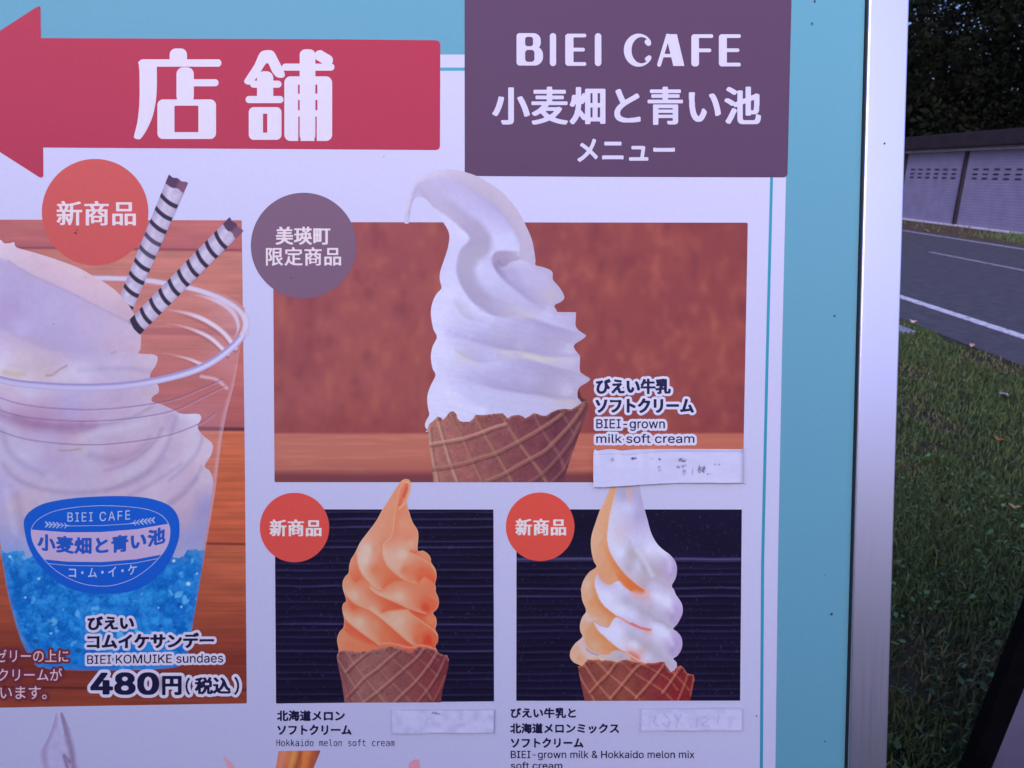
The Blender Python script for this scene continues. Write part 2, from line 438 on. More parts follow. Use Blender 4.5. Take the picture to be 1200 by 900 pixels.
# ------------------------------------------------------------------ garage row across the road
shut_m = noise_mat('shutter_paint', (.145, .14, .215), (.172, .165, .25), 3, .55, .35)
dark_m = noise_mat('fascia_paint', (.014, .010, .013), (.022, .016, .020), 4, .6, .3)
wall_m = noise_mat('garage_wall', (.14, .13, .14), (.18, .17, .18), 3, .85, .2)
trim_m = noise_mat('pale_trim', (.40, .39, .44), (.48, .47, .52), 3, .5, .4)
slot_m = new_mat('vent_dark', (.012, .012, .014), .8, .1)
GY0 = 10.6; BAY = 3.0; NB = 6                        # bays centred so that a post stands at y = 19.6
garage = empty('garage_block', 'low row of garages with grey slotted shutters and dark flat roof across the road', 'garage', (GXW, 19.6, 0))
bm = bmesh.new(); box(bm, .16, 5.5, GY0 - 19.6 - .1, GY0 - 19.6 + NB * BAY + .1, 0, 2.06); bm_obj('wall', bm, wall_m, garage)
bm = bmesh.new(); box(bm, -.35, 5.8, GY0 - 19.6 - .4, GY0 - 19.6 + NB * BAY + .4, 2.10, 2.46, .02); bm_obj('roof', bm, dark_m, garage)
bm = bmesh.new(); box(bm, -.06, .155, GY0 - 19.6 - .1, GY0 - 19.6 + NB * BAY + .1, 2.00, 2.095, .01); bm_obj('shutter_rail', bm, trim_m, garage)
bm = bmesh.new(); box(bm, -.05, .155, GY0 - 19.6 - .1, GY0 - 19.6 + NB * BAY + .1, 0.0, .05); bm_obj('sill', bm, trim_m, garage)
def corrugated(y0, y1, z0, z1):
    n = int((z1 - z0) / .024); z = np.linspace(z0, z1, n); x = .02 + .007 * np.sin(np.arange(n) * math.pi / 1.5)
    V = np.concatenate([np.stack([x, np.full(n, y0), z], -1), np.stack([x, np.full(n, y1), z], -1)])
    i = np.arange(n - 1); return mesh_np('shutter', V, np.stack([i, i + n, i + n + 1, i + 1], -1))
post_off = .6                                        # posts at y = 19.6 + k*BAY
for k in range(-3, 4):
    yp = k * BAY
    bm = bmesh.new(); box(bm, -.05, .10, yp - .048, yp + .048, .05, 2.00, .008); bm_obj('post', bm, dark_m, garage)
slot_me = None
for k in range(-3, 3):
    y0, y1 = k * BAY + .06, (k + 1) * BAY - .06
    sh = link('shutter', corrugated(y0, y1, .05, 2.0), garage, shut_m)
    for zz in (1.52, 1.40, 1.29):
        for j in range(6):
            yc = y0 + (y1 - y0) * (.14 + .72 * j / 5)
            if slot_me is None:
                bm = bmesh.new(); box(bm, -.001, .011, -.10, .10, -.016, .016); so = bm_obj('vent_slot', bm, slot_m, sh); slot_me = so.data
            else: so = link('vent_slot', slot_me, sh)
            so.location = (0, yc, zz)

# ------------------------------------------------------------------ woodland behind the garages (one dark mass)
def leaf_cloud(centres, radii, per, size, seed):
    g = np.random.default_rng(seed); Vs = []
    for c, r in zip(centres, radii):
        n = int(per * r[0] * r[2])
        d = g.normal(size=(n, 3)); d /= np.linalg.norm(d, axis=1, keepdims=True)
        p = np.array(c) + d * np.array(r) * (.55 + .5 * g.random((n, 1)) ** .6)
        a = g.normal(size=(n, 3)); a /= np.linalg.norm(a, axis=1, keepdims=True); b = np.cross(a, g.normal(size=(n, 3))); b /= np.linalg.norm(b, axis=1, keepdims=True)
        s = size * (.6 + .8 * g.random((n, 1)))
        Vs.append(np.stack([p - a * s, p + b * s * .45, p + a * s, p - b * s * .45], 1))
    V = np.concatenate(Vs).reshape(-1, 3); F = np.arange(len(V)).reshape(-1, 4)
    return V, F
cs, rs = [], []
for ty in np.arange(9, 46, 2.9):
    for tx in (19.3, 22.6, 26.5):
        x = tx + rnd.uniform(-.8, .8); y = ty + rnd.uniform(-1, 1); top = rnd.uniform(8.5, 12.5) + (tx - 18) * .35
        for k in range(11):
            zz = 1.6 + (top - 1.6) * (k + .5) / 11; w = 2.3 * (1 - .55 * (k / 11) ** 1.6)
            cs.append((x + rnd.uniform(-1.1, 1.1), y + rnd.uniform(-1.2, 1.2), zz)); rs.append((w * rnd.uniform(.6, .95), w * rnd.uniform(.6, .95), rnd.uniform(.7, 1.2)))
n_near = len(cs)
for tx in np.arange(-34, 17, 3.4):                  # the wood carries on behind the board
    for ty in (30, 35):
        x = tx + rnd.uniform(-1, 1); y = ty + rnd.uniform(-1.5, 1.5); top = rnd.uniform(8.5, 13)
        for k in range(9):
            zz = .8 + (top - .8) * (k + .5) / 9; w = 2.5 * (1 - .55 * (k / 9) ** 1.6)
            cs.append((x + rnd.uniform(-1.1, 1.1), y + rnd.uniform(-1.2, 1.2), zz)); rs.append((w * rnd.uniform(.7, 1), w * rnd.uniform(.7, 1), rnd.uniform(.9, 1.4)))
V, F = leaf_cloud(cs[:n_near], rs[:n_near], 440, .10, 3); V2, F2 = leaf_cloud(cs[n_near:], rs[n_near:], 150, .17, 4)
F = np.vstack([F, F2 + len(V)]); V = np.vstack([V, V2])
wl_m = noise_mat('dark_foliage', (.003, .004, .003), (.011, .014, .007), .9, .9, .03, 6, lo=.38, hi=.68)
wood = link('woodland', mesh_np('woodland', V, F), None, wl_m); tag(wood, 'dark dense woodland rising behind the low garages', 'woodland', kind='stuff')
wood.data.materials.append(new_mat('bark', (.03, .024, .02), .9, .1))
bm = bmesh.new(); bm.from_mesh(wood.data)
for ty in np.arange(9, 46, 2.9):
    for tx in (19.3, 22.6, 26.5):
        r = bmesh.ops.create_cone(bm, cap_ends=False, segments=8, radius1=.2, radius2=.08, depth=8, matrix=Matrix.Translation((tx, ty, 4)))
        for v in r['verts']:
            for f in v.link_faces: f.material_index = 1
for tx in np.arange(-34, 17, 3.4):
    for ty in (30, 35):
        r = bmesh.ops.create_cone(bm, cap_ends=False, segments=8, radius1=.2, radius2=.08, depth=8, matrix=Matrix.Translation((tx, ty, 4)))
        for v in r['verts']:
            for f in v.link_faces: f.material_index = 1
bm.to_mesh(wood.data); bm.free()

# ------------------------------------------------------------------ lawn
def lawn():
    g = np.random.default_rng(5); pts = []
    for (x0, x1, y0, y1, n) in ((.55, 2.4, .9, 3.4, 60000), (1.2, 4.05, 2.4, 7.5, 70000), (-2.6, 1.2, .7, 6.5, 16000), (1.0, 4.05, 7.5, 14, 9000)):
        pts.append(np.stack([g.uniform(x0, x1, n), g.uniform(y0, y1, n)], -1))
    p = np.concatenate(pts)
    ok = (p[:, 0] < 4.02 + .08 * np.sin(p[:, 1] * 5)) & ~((p[:, 0] > 3.40) & (p[:, 0] < 3.86) & (p[:, 1] > 6.36) & (p[:, 1] < 7.24))
    p = p[ok]
    pat = fbm(p[:, 0] * 1.7, p[:, 1] * 1.7, 21, 4)
    keep = g.random(len(p)) < smooth01((pat - .28) / .22) * .85 + .15; p = p[keep]; pat = pat[keep]; n = len(p)
    h = (.020 + .040 * g.random(n)) * (.5 + 1.0 * pat); w = .0016 + .0018 * g.random(n)
    clov = g.random(n) < .035
    w = np.where(clov, .004 + .006 * g.random(n) ** 1.5, w); h = np.where(clov, .022 + .028 * g.random(n), h)
    th = g.uniform(0, 2 * math.pi, n); lean = g.normal(0, .55, n); ph = g.uniform(0, 2 * math.pi, n)
    s = np.stack([np.cos(th), np.sin(th)], -1) * w[:, None]; l = np.stack([np.cos(ph), np.sin(ph)], -1) * (h * np.sin(lean))[:, None]
    zero = np.zeros(n)
    b0 = np.column_stack([p - s, zero]); b1 = np.column_stack([p + s, zero])
    m1 = np.column_stack([p + s * .9 + l * .45, h * .6]); m0 = np.column_stack([p - s * .9 + l * .45, h * .6]); t = np.column_stack([p + l * 1.3, h * np.abs(np.cos(lean))])
    # clover / plantain leaves: flat tilted diamonds
    q = np.column_stack([np.cos(ph), np.sin(ph), .35 * g.normal(size=n)]) * (w * 1.6)[:, None]; r2 = np.column_stack([-np.sin(ph), np.cos(ph), .35 * g.normal(size=n)]) * (w * 1.1)[:, None]
    cc = np.column_stack([p, h])
    k = clov[:, None]
    b0 = np.where(k, cc - q, b0); b1 = np.where(k, cc - r2, b1); m1 = np.where(k, cc + q, m1); m0 = np.where(k, cc + r2, m0); t = np.where(k, cc + q * 1.05, t)
    V = np.stack([b0, b1, m1, m0, t], 1).reshape(-1, 3); i = np.arange(n)[:, None] * 5
    hue = g.random(n)[:, None]; dry = smooth01((.50 - pat) / .22)[:, None] * (g.random((n, 1)) < .8)
    col = np.array([.030, .060, .018]) * (1 - hue) + np.array([.065, .090, .028]) * hue
    col = col * (1 - dry) + np.array([.11, .085, .045]) * dry
    col = np.where(k, np.array([.035, .075, .028]) * (.8 + .8 * hue), col) * (.50 + 1.05 * g.random((n, 1))) * np.array([1.12, 1.06, .9])
    return mesh_np('grass', V, i + np.array([[0, 1, 2, 3]]), i + np.array([[3, 2, 4]]), None, np.repeat(col, 5, 0))
grass = link('grass', lawn(), None, attr_mat('grass_blade', .6, .25))
tag(grass, 'patchy dark green lawn with clover between the board and the road', 'grass', kind='stuff')
V, F = [], []
vg = np.random.default_rng(9); n = 9000
p = np.column_stack([vg.uniform(10.7, 12.35, n), vg.uniform(9, 20.5, n)]); keep = vg.random(n) < smooth01((17.3 - p[:, 1]) / 1.6) * smooth01((p[:, 0] - 10.6) / .6) + .04
p = p[keep]; n = len(p); a = vg.uniform(0, 6.28, n); hh = .04 + .10 * vg.random(n); sw = np.stack([np.cos(a), np.sin(a)], -1) * .012
V = np.stack([np.column_stack([p - sw, np.zeros(n)]), np.column_stack([p + sw, np.zeros(n)]), np.column_stack([p + vg.normal(0, .03, (n, 2)), hh])], 1).reshape(-1, 3)
tuft = link('verge_grass', mesh_np('verge_grass', V, None, np.arange(len(V)).reshape(-1, 3), None, np.repeat(np.array([[.06, .085, .03]]) * (.6 + .9 * vg.random((n, 1))), 3, 0)), None, bpy.data.materials['grass_blade'])
tag(tuft, 'rough green grass on the verge at the foot of the garages', 'grass', kind='stuff')

# ------------------------------------------------------------------ drain grate and fallen leaves
steel = noise_mat('galvanised_steel', (.22, .23, .27), (.34, .35, .40), 12, .5, .5, 5, metal=.6)
grate = empty('drain_grate', 'grey steel drain grate set at the corner of the lawn beside the road', 'drain grate', (3.63, 6.8, 0))
bm = bmesh.new()
for a in ((-.22, .22, -.43, -.40), (-.22, .22, .40, .43), (-.22, -.19, -.40, .40), (.19, .22, -.40, .40)): box(bm, a[0], a[1], a[2], a[3], 0, .035, .003)
bm_obj('grate_frame', bm, steel, grate)
bm = bmesh.new()
for k in range(17): box(bm, -.19, .19, -.385 + k * .0475, -.375 + k * .0475 + .012, .004, .030)
bm_obj('grate_bars', bm, steel, grate)
bm = bmesh.new(); box(bm, -.188, .188, -.398, .398, .001, .003); bm_obj('grate_pit', bm, slot_m, grate)

def leaf(px, py, size, col, label, zl=.03, seed=0):
    g = random.Random(seed); q = ground_pt(np.array([px]), np.array([py]), zl)[0]
    bm = bmesh.new(); lobes = 7; n = 42; ring = []; c = bm.verts.new((0, 0, .0))
    for i in range(n):
        a = 2 * math.pi * i / n; r = size * (.62 + .38 * abs(math.cos(lobes * a / 2)) ** .7) * (1 if i else 1.25) * g.uniform(.93, 1.05)
        x, y = r * math.cos(a), r * math.sin(a) * .8; ring.append(bm.verts.new((x, y, .25 * size * math.sin(2.2 * a + seed) + .35 * (x * x) / size * .3)))
    for i in range(n): bm.faces.new((c, ring[i], ring[(i + 1) % n]))
    lo = tuple(v * .75 for v in col)
    o = bm_obj('fallen_leaf', bm, noise_mat('leaf_colour', lo, col, 60, .7, .3), None, True)
    o.location = q; o.rotation_euler = (g.uniform(-.5, .5), g.uniform(-.4, .4), g.uniform(0, 6.28))
    md = o.modifiers.new('thickness', 'SOLIDIFY'); md.thickness = .0006
    return tag(o, label, 'fallen leaf', 'fallen leaves scattered about')
leaf(1176, 462, .036, (.52, .44, .42), 'pale pinkish fallen leaf lying on the lawn, the one nearest the road', .035, 1)
leaf(1171, 514, .036, (.36, .10, .035), 'rust orange fallen leaf on the lawn just below the pale pink leaf', .035, 2)
leaf(1189, 593, .028, (.30, .22, .09), 'small tan fallen leaf on the lawn, lowest of the leaves on the grass', .035, 3)
leaf(1070, 376, .045, (.55, .40, .26), 'pale tan fallen leaf on the asphalt beside the drain grate', .02, 4)
leaf(1140, 404, .035, (.42, .27, .16), 'brownish fallen leaf on the asphalt edge between white line and lawn', .02, 5)
leaf(1086, 270, .07, (.45, .24, .08), 'yellow orange fallen leaf on the brown verge across the road', .03, 6)
leaf(1127, 278, .06, (.38, .20, .09), 'dull orange fallen leaf on the far verge below the dark garage post', .03, 7)

# ------------------------------------------------------------------ black framed sign standing at the right
blk = noise_mat('black_metal', (.002, .002, .002), (.004, .004, .004), 30, .6, .08)
pan = noise_mat('grey_board', (.15, .13, .17), (.18, .155, .20), 8, .5, .3)
sd = rays(np.array([1165.]), np.array([795.]))[0]; sp = C0 + sd * (1.25 / sd[1])
sign = empty('stand_sign', 'black framed grey sign on legs leaning at the lower right edge of the view', 'sign', (sp[0] - .22, sp[1], 0))
Ms = Matrix.Rotation(R(6.2), 4, 'Y')
hgt = sp[2]
def sbox(nm, x0, x1, z0, z1, mat, y0=-.015, y1=.015, bev=.003):
    bm = bmesh.new(); box(bm, x0, x1, y0, y1, z0, z1, bev, Ms); return bm_obj(nm, bm, mat, sign)
SX0 = .22 - hgt * math.tan(R(6.2)) - .028 + .036
sbox('upright', SX0, SX0 + .052, 0, 1.02, blk); sbox('upright', SX0 + .60, SX0 + .658, 0, 1.02, blk)
sbox('top_rail', SX0 + .0525, SX0 + .5995, .96, 1.02, blk); sbox('bottom_rail', SX0 + .0525, SX0 + .5995, .005, .05, blk)
sbox('sign_panel', SX0 + .0525, SX0 + .5995, .0505, .9595, pan, -.005, .005, 0)
sbox('foot', SX0 - .02, SX0 + .10, 0.0, .03, blk, -.22, .22); sbox('foot', SX0 + .57, SX0 + .69, 0.0, .03, blk, -.22, .22)
# ------------------------------------------------------------------ building added behind the camera on the left; its roof shades the lower board
shade_house = empty('added_shade_building', 'added unseen wooden building behind the viewer to the left, its low gabled roof shading the lower board', 'building', (5.1 * math.sin(SUN_AZ), .45 + 5.1 * math.cos(SUN_AZ), 0), (0, 0, -SUN_AZ))
plank = noise_mat('wall_planks', (.16, .10, .06), (.26, .17, .10), 3, .7, .3, 6, stretch=(1, 1, 9))
roofm = noise_mat('roof_sheet', (.06, .05, .05), (.09, .08, .08), 6, .6, .4)
bm = bmesh.new(); box(bm, -3.2, 3.2, -2, 1.7, 0, 2.62); bm_obj('wall', bm, plank, shade_house)
bm = bmesh.new()
for sy in (1, -1):
    v = [bm.verts.new(q) for q in ((-3.6, sy * 2.05, 2.64), (3.6, sy * 2.05, 2.64), (3.6, 0, 3.3), (-3.6, 0, 3.3), (-3.6, sy * 2.05, 2.84), (3.6, sy * 2.05, 2.84), (3.6, 0, 3.5), (-3.6, 0, 3.5))]
    for f in ((0, 1, 2, 3), (4, 5, 6, 7), (0, 1, 5, 4), (0, 3, 7, 4), (1, 2, 6, 5)): bm.faces.new([v[i] for i in f])
bm_obj('roof', bm, roofm, shade_house)
glass = new_mat('dark_glass', (.02, .022, .025), .05, .6)
bm = bmesh.new(); box(bm, .6, 1.5, 1.701, 1.75, 0, 2.1, .01); dr = bm_obj('door', bm, noise_mat('door_paint', (.05, .10, .12), (.07, .13, .15), 4, .5), shade_house)
bm = bmesh.new(); box(bm, .68, .72, 1.751, 1.80, .95, 1.1, .005); bm_obj('handle', bm, steel, dr)
for x in (-2.4, -.9):
    bm = bmesh.new(); box(bm, x, x + 1.1, 1.701, 1.74, 1.0, 2.0, .01); wn = bm_obj('window', bm, trim_m, shade_house)
    bm = bmesh.new(); box(bm, x + .07, x + 1.03, 1.741, 1.75, 1.07, 1.93); bm_obj('pane', bm, glass, wn)
#BOARD
# ================================================================== THE MENU BOARD
Mb = Matrix(((Br[0], Bu[0], Bn[0], BASE[0]), (Br[1], Bu[1], Bn[1], BASE[1]), (Br[2], Bu[2], Bn[2], BASE[2]), (0, 0, 0, 1)))
board = empty('menu_board', 'large leaning cafe menu board with aluminium frame, red arrow and soft cream pictures', 'menu board')
board.matrix_world = Mb
UR0 = (uv(1013.5, 0)[0] + uv(992.5, 900)[0]) / 2; UR1 = (uv(1061.5, 0)[0] + uv(1035.5, 900)[0]) / 2
UL0 = uv(-236, 450)[0]; UL1 = UL0 - (UR1 - UR0)
VT = uv(600, -150)[1]; VB = .26; FW = UR1 - UR0
alu = new_mat('brushed_aluminium', (.88, .84, .88), .34, .5, 1.0)
t = alu.node_tree; tc = t.nodes.new('ShaderNodeTexCoord'); mp = t.nodes.new('ShaderNodeMapping'); mp.inputs['Scale'].default_value = (900, 6, 900)
nz = t.nodes.new('ShaderNodeTexNoise'); nz.inputs['Scale'].default_value = 1; nz.inputs['Detail'].default_value = 4
mr = t.nodes.new('ShaderNodeMapRange'); mr.inputs['To Min'].default_value = .30; mr.inputs['To Max'].default_value = .44
t.links.new(tc.outputs['Object'], mp.inputs[0]); t.links.new(mp.outputs[0], nz.inputs['Vector']); t.links.new(nz.outputs['Fac'], mr.inputs['Value'])
t.links.new(mr.outputs[0], t.nodes['Principled BSDF'].inputs['Roughness'])
rubber = new_mat('black_gasket', (.012, .012, .014), .6, .3)
def rail(name, u0, u1, v0, v1, mat=alu, z0=-.028, z1=.0055, bev=.0014):
    bm = bmesh.new(); box(bm, u0, u1, v0, v1, z0, z1)
    bmesh.ops.bevel(bm, geom=bm.edges[:], offset=bev, segments=4, affect='EDGES', profile=.5)
    return bm_obj(name, bm, mat, board, False)
rail('frame_rail', UR0, UR1, .0, VT + FW); rail('frame_rail', UL1, UL0, .0, VT + FW)
rail('frame_rail', UL0 + .0003, UR0 - .0003, VT, VT + FW); rail('frame_rail', UL0 + .0003, UR0 - .0003, VB - FW, VB)
for a in ((UR0 - .0012, UR0 - .0002, VB, VT), (UL0 + .0002, UL0 + .0012, VB, VT)):
    bm = bmesh.new(); box(bm, a[0], a[1], a[2], a[3], .0002, .0030); bm_obj('gasket', bm, rubber, board)
bm = bmesh.new(); box(bm, UL0 + .0003, UR0 - .0003, VB + .0003, VT - .0003, -.004, 0)
panel = bm_obj('panel', bm, ink((98, 155, 193), 120), board)
bm = bmesh.new(); box(bm, UL0 + .0003, UR0 - .0003, VB + .0003, VT - .0003, -.024, -.0045)
bm_obj('backing', bm, noise_mat('backing_board', (.25, .25, .26), (.3, .3, .31), 5, .7, .3), board)
iM = Mb.inverted()
for u in (UL0 - FW / 2, UR1 - FW / 2):
    a = Vector((u, VT - .05, -.045)); aw = Mb @ a; b = iM @ Vector((aw.x, aw.y + .62, 0)); d = b - a
    q = Matrix.Translation(a) @ d.to_track_quat('Z', 'X').to_matrix().to_4x4()
    bm = bmesh.new(); box(bm, -.016, .016, -.012, .012, 0, d.length - .004, .002, q); bm_obj('rear_leg', bm, alu, board)
# dust specks stuck to the print and the frame
bm = bmesh.new()
for (x, y, r) in [(954, 2, 1.3), (951, 28, 1.2), (977, 370, 1.1), (974, 719, 1.6), (966, 868, 1.0), (886, 838, .9), (966, 673, .7), (342, 326, .8), (89, 273, 1.0), (91, 270, .7), (610, 196, .7), (450, 184, .6), (770, 17, .6), (101, 325, .6), (64, 380, .7), (743, 515, 1.2), (1032.5, 170.5, 1.2)]:
    k = 9; ph = rnd.random() * 6; vs = []
    for i in range(k):
        rr = r * rnd.uniform(.7, 1.2); u, v = uv(x + rr * math.cos(ph - 6.2832 * i / k), y + rr * math.sin(ph - 6.2832 * i / k)); vs.append(bm.verts.new((u, v, .0012 if x < 1000 else .0058)))
    bm.faces.new(vs)
bm_obj('dust_specks', bm, new_mat('dust', (.05, .045, .05), .8, .1), board)

PAPER = (198, 197, 246)
page = flat('page', [(-160, 64), (924.6, 64), (921, 210), (916.2, 420), (911.6, 660), (908.6, 900), (901, 1330), (-160, 1330)], board, .0003, ink(PAPER, 200))
TEAL = (72, 158, 196)
flat('border_line', [(-140, 79.3), (904, 79.3), (904, 83), (-140, 83)], board, .0005, ink(TEAL, 100))
flat('border_line', [(905.6, 83.5), (909.4, 83.5), (905.8, 210), (900.7, 420), (895.4, 660), (894, 900), (888, 1315), (884, 1315), (890.3, 900), (891.8, 660), (897.2, 420), (902.4, 210)], board, .0005, ink((52, 142, 184), 400))

# ---- red arrow and its two big characters
arrow = flat('arrow', [(46.5, 7.2)] + [(47.5, 9), (48, 44.8), (150, 45.2), (400, 46.2), (511, 47.3), (514.5, 48.5), (516, 51.5), (515.6, 171.5), (514.4, 174.6), (511, 176), (400, 175.2), (50.8, 173), (51, 206), (49.5, 208.5), (46, 207.6), (-110, 108), (42, 9)], board, .0006, ink((172, 54, 85), 110))
zz = Z(0, 0, 3); X, Y = np.meshgrid(np.arange(150, 400, .4), np.arange(50, 172, .4)); x3, y3 = X * 3, Y * 3
mn = np.minimum
ten = mn(rbox(x3, y3, 597, 171, 658, 232, 22), rbox(x3, y3, 490, 209, 779, 235, 12))
leg = spline([(492, 215), (550, 215), (552, 240), (551, 330), (540, 400), (520, 450), (497, 486), (484, 490), (472, 484), (474, 470), (485, 420), (491, 350), (491, 260), (489, 232)], True, 5)
ten = mn(ten, sdf(x3, y3, leg)); ten = mn(ten, rbox(x3, y3, 621, 237, 682, 362, 24)); ten = mn(ten, rbox(x3, y3, 640, 279, 769, 304, 12))
ten = mn(ten, np.maximum(rbox(x3, y3, 554, 350, 760, 489, 20), -rbox(x3, y3, 614, 372, 698, 465, 3)))
po = sdf(x3, y3, spline([(915, 186), (940, 177), (962, 182), (978, 210), (1000, 255), (998, 272), (975, 272), (958, 254), (940, 222), (915, 255), (890, 290), (872, 298), (859, 288), (868, 270), (895, 228)], True, 6))
po = mn(po, rbox(x3, y3, 904, 251, 961, 362, 24)); po = mn(po, rbox(x3, y3, 880, 284, 990, 309, 12)); po = mn(po, rbox(x3, y3, 864, 338, 997, 363, 12))
po = mn(po, np.maximum(rbox(x3, y3, 875, 377, 990, 492, 18), -rbox(x3, y3, 925, 400, 940, 467, 2)))
ri = mn(rbox(x3, y3, 992, 224, 1176, 249, 12), rbox(x3, y3, 1054, 174, 1109, 496, 20)); ri = mn(ri, capsule(x3, y3, [(1125, 196), (1152, 212)], 19))
fr = rbox(x3, y3, 1000, 269, 1168, 496, 22)
for a in ((1048, 298, 1058, 330), (1105, 298, 1116, 330), (1048, 352, 1058, 388), (1105, 352, 1116, 388)): fr = np.maximum(fr, -rbox(x3, y3, *a, 1))
for a in ((1049, 410, 1057, 520), (1106, 410, 1114, 520)): fr = np.maximum(fr, -rbox(x3, y3, *a, 1))
for F_ in (ten, mn(mn(po, ri), fr)): field_obj('lettering', X, Y, F_ / 3, arrow, .0009, ink((212, 205, 240), 110))

# ---- plum title panel
title = flat('title_panel', [(544.2, -150), (927.5, -150), (927.5, 0), (922.8, 204), (921.6, 206.6), (919, 208), (700, 207.3), (544.6, 206.3)], board, .0006, ink((90, 66, 101), 120))
LT = (203, 197, 240)
X, Y = np.meshgrid(np.arange(603, 871, .4), np.arange(36, 82, .4)); x3, y3 = (X - 540) * 3, Y * 3
def U(*fs):
    r = fs[0]
    for q in fs[1:]: r = np.minimum(r, q)
    return r
cut = lambda f, *h: -U(-f, *h) if False else np.maximum(f, -U(*h))
rb = lambda xa, xb_, ya, yb, r: rbox(x3, y3, xa, ya, xb_, yb, r)
def ee(x0, x1, st, y0, y1): return U(rb(x0, x0 + st, y0, y1, 11), rb(x0 + 4, x1, y0, y0 + 13, 6), rb(x0 + 4, x1 - 5, (y0 + y1) / 2 - 7, (y0 + y1) / 2 + 6, 6), rb(x0 + 4, x1, y1 - 13, y1, 6))
B_ = cut(U(rb(196, 281, 117, 176, 26), rb(196, 289, 163, 231, 30), rb(196, 227, 117, 231, 11)), rb(226, 254, 130, 163, 9), rb(226, 259, 176, 218, 11))
cc_ = np.hypot((x3 - 625) / 52, (y3 - 177) / 58); ci = np.hypot((x3 - 635) / 35, (y3 - 177) / 46)
C_ = np.maximum((cc_ - 1) * 52, (1 - ci) * 35); C_ = np.maximum(C_, -sdf(x3, y3, [(640, 177), (640, 165), (690, 150), (690, 212), (640, 192)])); C_ = np.maximum(C_, x3 - 668)
C_ = U(C_, capsule(x3, y3, [(655, 148), (660, 153)], 9), capsule(x3, y3, [(655, 208), (662, 203)], 8))
A_ = U(sdf(x3, y3, [(722, 122), (758, 122), (784, 231), (748, 231)]) - 1.5, capsule(x3, y3, [(728, 126), (697, 228)], 7), capsule(x3, y3, [(712, 196), (750, 196)], 6))
F_ = U(rb(810, 837, 121, 234, 11), rb(815, 887, 121, 134, 6), rb(815, 880, 171, 184, 6))
for G_ in (B_, rb(313, 335, 117, 233, 11), ee(367, 441, 29, 119, 232), rb(471, 494, 117, 233, 12), C_, A_, F_, ee(907, 984, 28, 121, 234)):
    k_ = (G_ < 6); jj, ii = np.where(k_); sl = (slice(max(jj.min() - 1, 0), jj.max() + 2), slice(max(ii.min() - 1, 0), ii.max() + 2))
    field_obj('lettering', X[sl], Y[sl], G_[sl] / 3, title, .0009, ink(LT, 120))
letters(title, '小麦畑と青い池', 576.5, 101.5, 892, 146.5, LT, .0009, .95, 1.9, .4, space=1.08)
letters(title, 'メニュー', 676, 162.5, 791, 190, LT, .0009, 1.0, 1.15, .35)

# ---- round badges
def badge(cx, cy, r, col, lines, z=.0007, ry=None):
    b = flat('badge', disc(cx, cy, r, ry), board, z, ink(col, cy))
    for (tx, a) in lines: letters(b, tx, *a, (220, 205, 230), z + .0003, a_bold.get(len(tx), .7), 1.9, .22, space=1.06)
    return b
a_bold = {3: .42, 4: .34, 5: .34}
badge(111.6, 248.7, 62.4, (196, 86, 92), [('新商品', (66.5, 235.5, 159.5, 264.5))])
badge(355.9, 287.8, 61.9, (117, 90, 123), [('美瑛町', (323, 265.5, 387.5, 287)), ('限定商品', (311.5, 289.5, 400, 311.5))])
badge(345.2, 618.1, 40.7, (201, 74, 76), [('新商品', (316, 608.5, 377, 628.5))])
badge(633.0, 617.2, 40.2, (203, 75, 72), [('新商品', (604, 607.5, 663.5, 627.5))])

# ------------------------------------------------------------------ picture 1: milk soft cream
pm = Pic(319, 259, 878, 567, 1.5)
n1 = fbm(pm.X / 60, pm.Y / 70, 1); n2 = fbm(pm.X / 11, pm.Y / 19, 2, 3); n3 = fbm(pm.X / 30, pm.Y / 26, 7, 3)
pm.fill((148, 78, 88)); u = (pm.X - 320) / 556
pm.blend(smooth01(1 - u * 1.5) * .6, (170, 100, 112)); pm.blend(smooth01((u - .4) * 1.6) * .55, (136, 68, 76))
pm.blend(smooth01((n1 - .45) * 3) * .35, (160, 88, 86)); pm.blend(smooth01((.46 - n1) * 3) * .35, (128, 66, 86))
pm.blend(smooth01((n3 - .52) * 4) * .28, (172, 100, 94)); pm.blend(smooth01((.45 - n3) * 4) * .25, (122, 60, 82))
pm.blend(smooth01((n2 - .56) * 4) * .42, (184, 112, 102)); pm.blend(smooth01((.42 - n2) * 4) * .36, (114, 56, 74))
pm.rgb = blur(pm.rgb, 1.3) * np.array([.95, .90, .88])
pm.blend(smooth01((pm.Y - 470) / 40) * .35, (128, 58, 66))
tb = smooth01((pm.Y - 506) / 4); g = fbm(pm.X / 70, pm.Y / 4, 8)
pm.blend(tb, (178, 106, 102)); pm.blend(tb * smooth01((u - .1) * 1.4) * .6, (172, 94, 84)); pm.blend(tb * smooth01((pm.Y - 530) / 26) * .5, (150, 80, 82)); pm.blend(tb * smooth01((g - .5) * 4) * .3, (206, 134, 120))
pm.blend(smooth01((pm.Y - 549) / 10) * .75, (100, 50, 66))
q_ = Z(480, 330, 5); pm.stroke(q_([(986, 648), (992, 672), (1006, 690), (1030, 702)]), 4, (74, 38, 50), .8, 1.2)
pic1 = pm.build('picture', board, .0005, [(319.8, 260.3), (876.3, 261), (870.5, 565.6), (700, 565.2), (321.8, 565)])

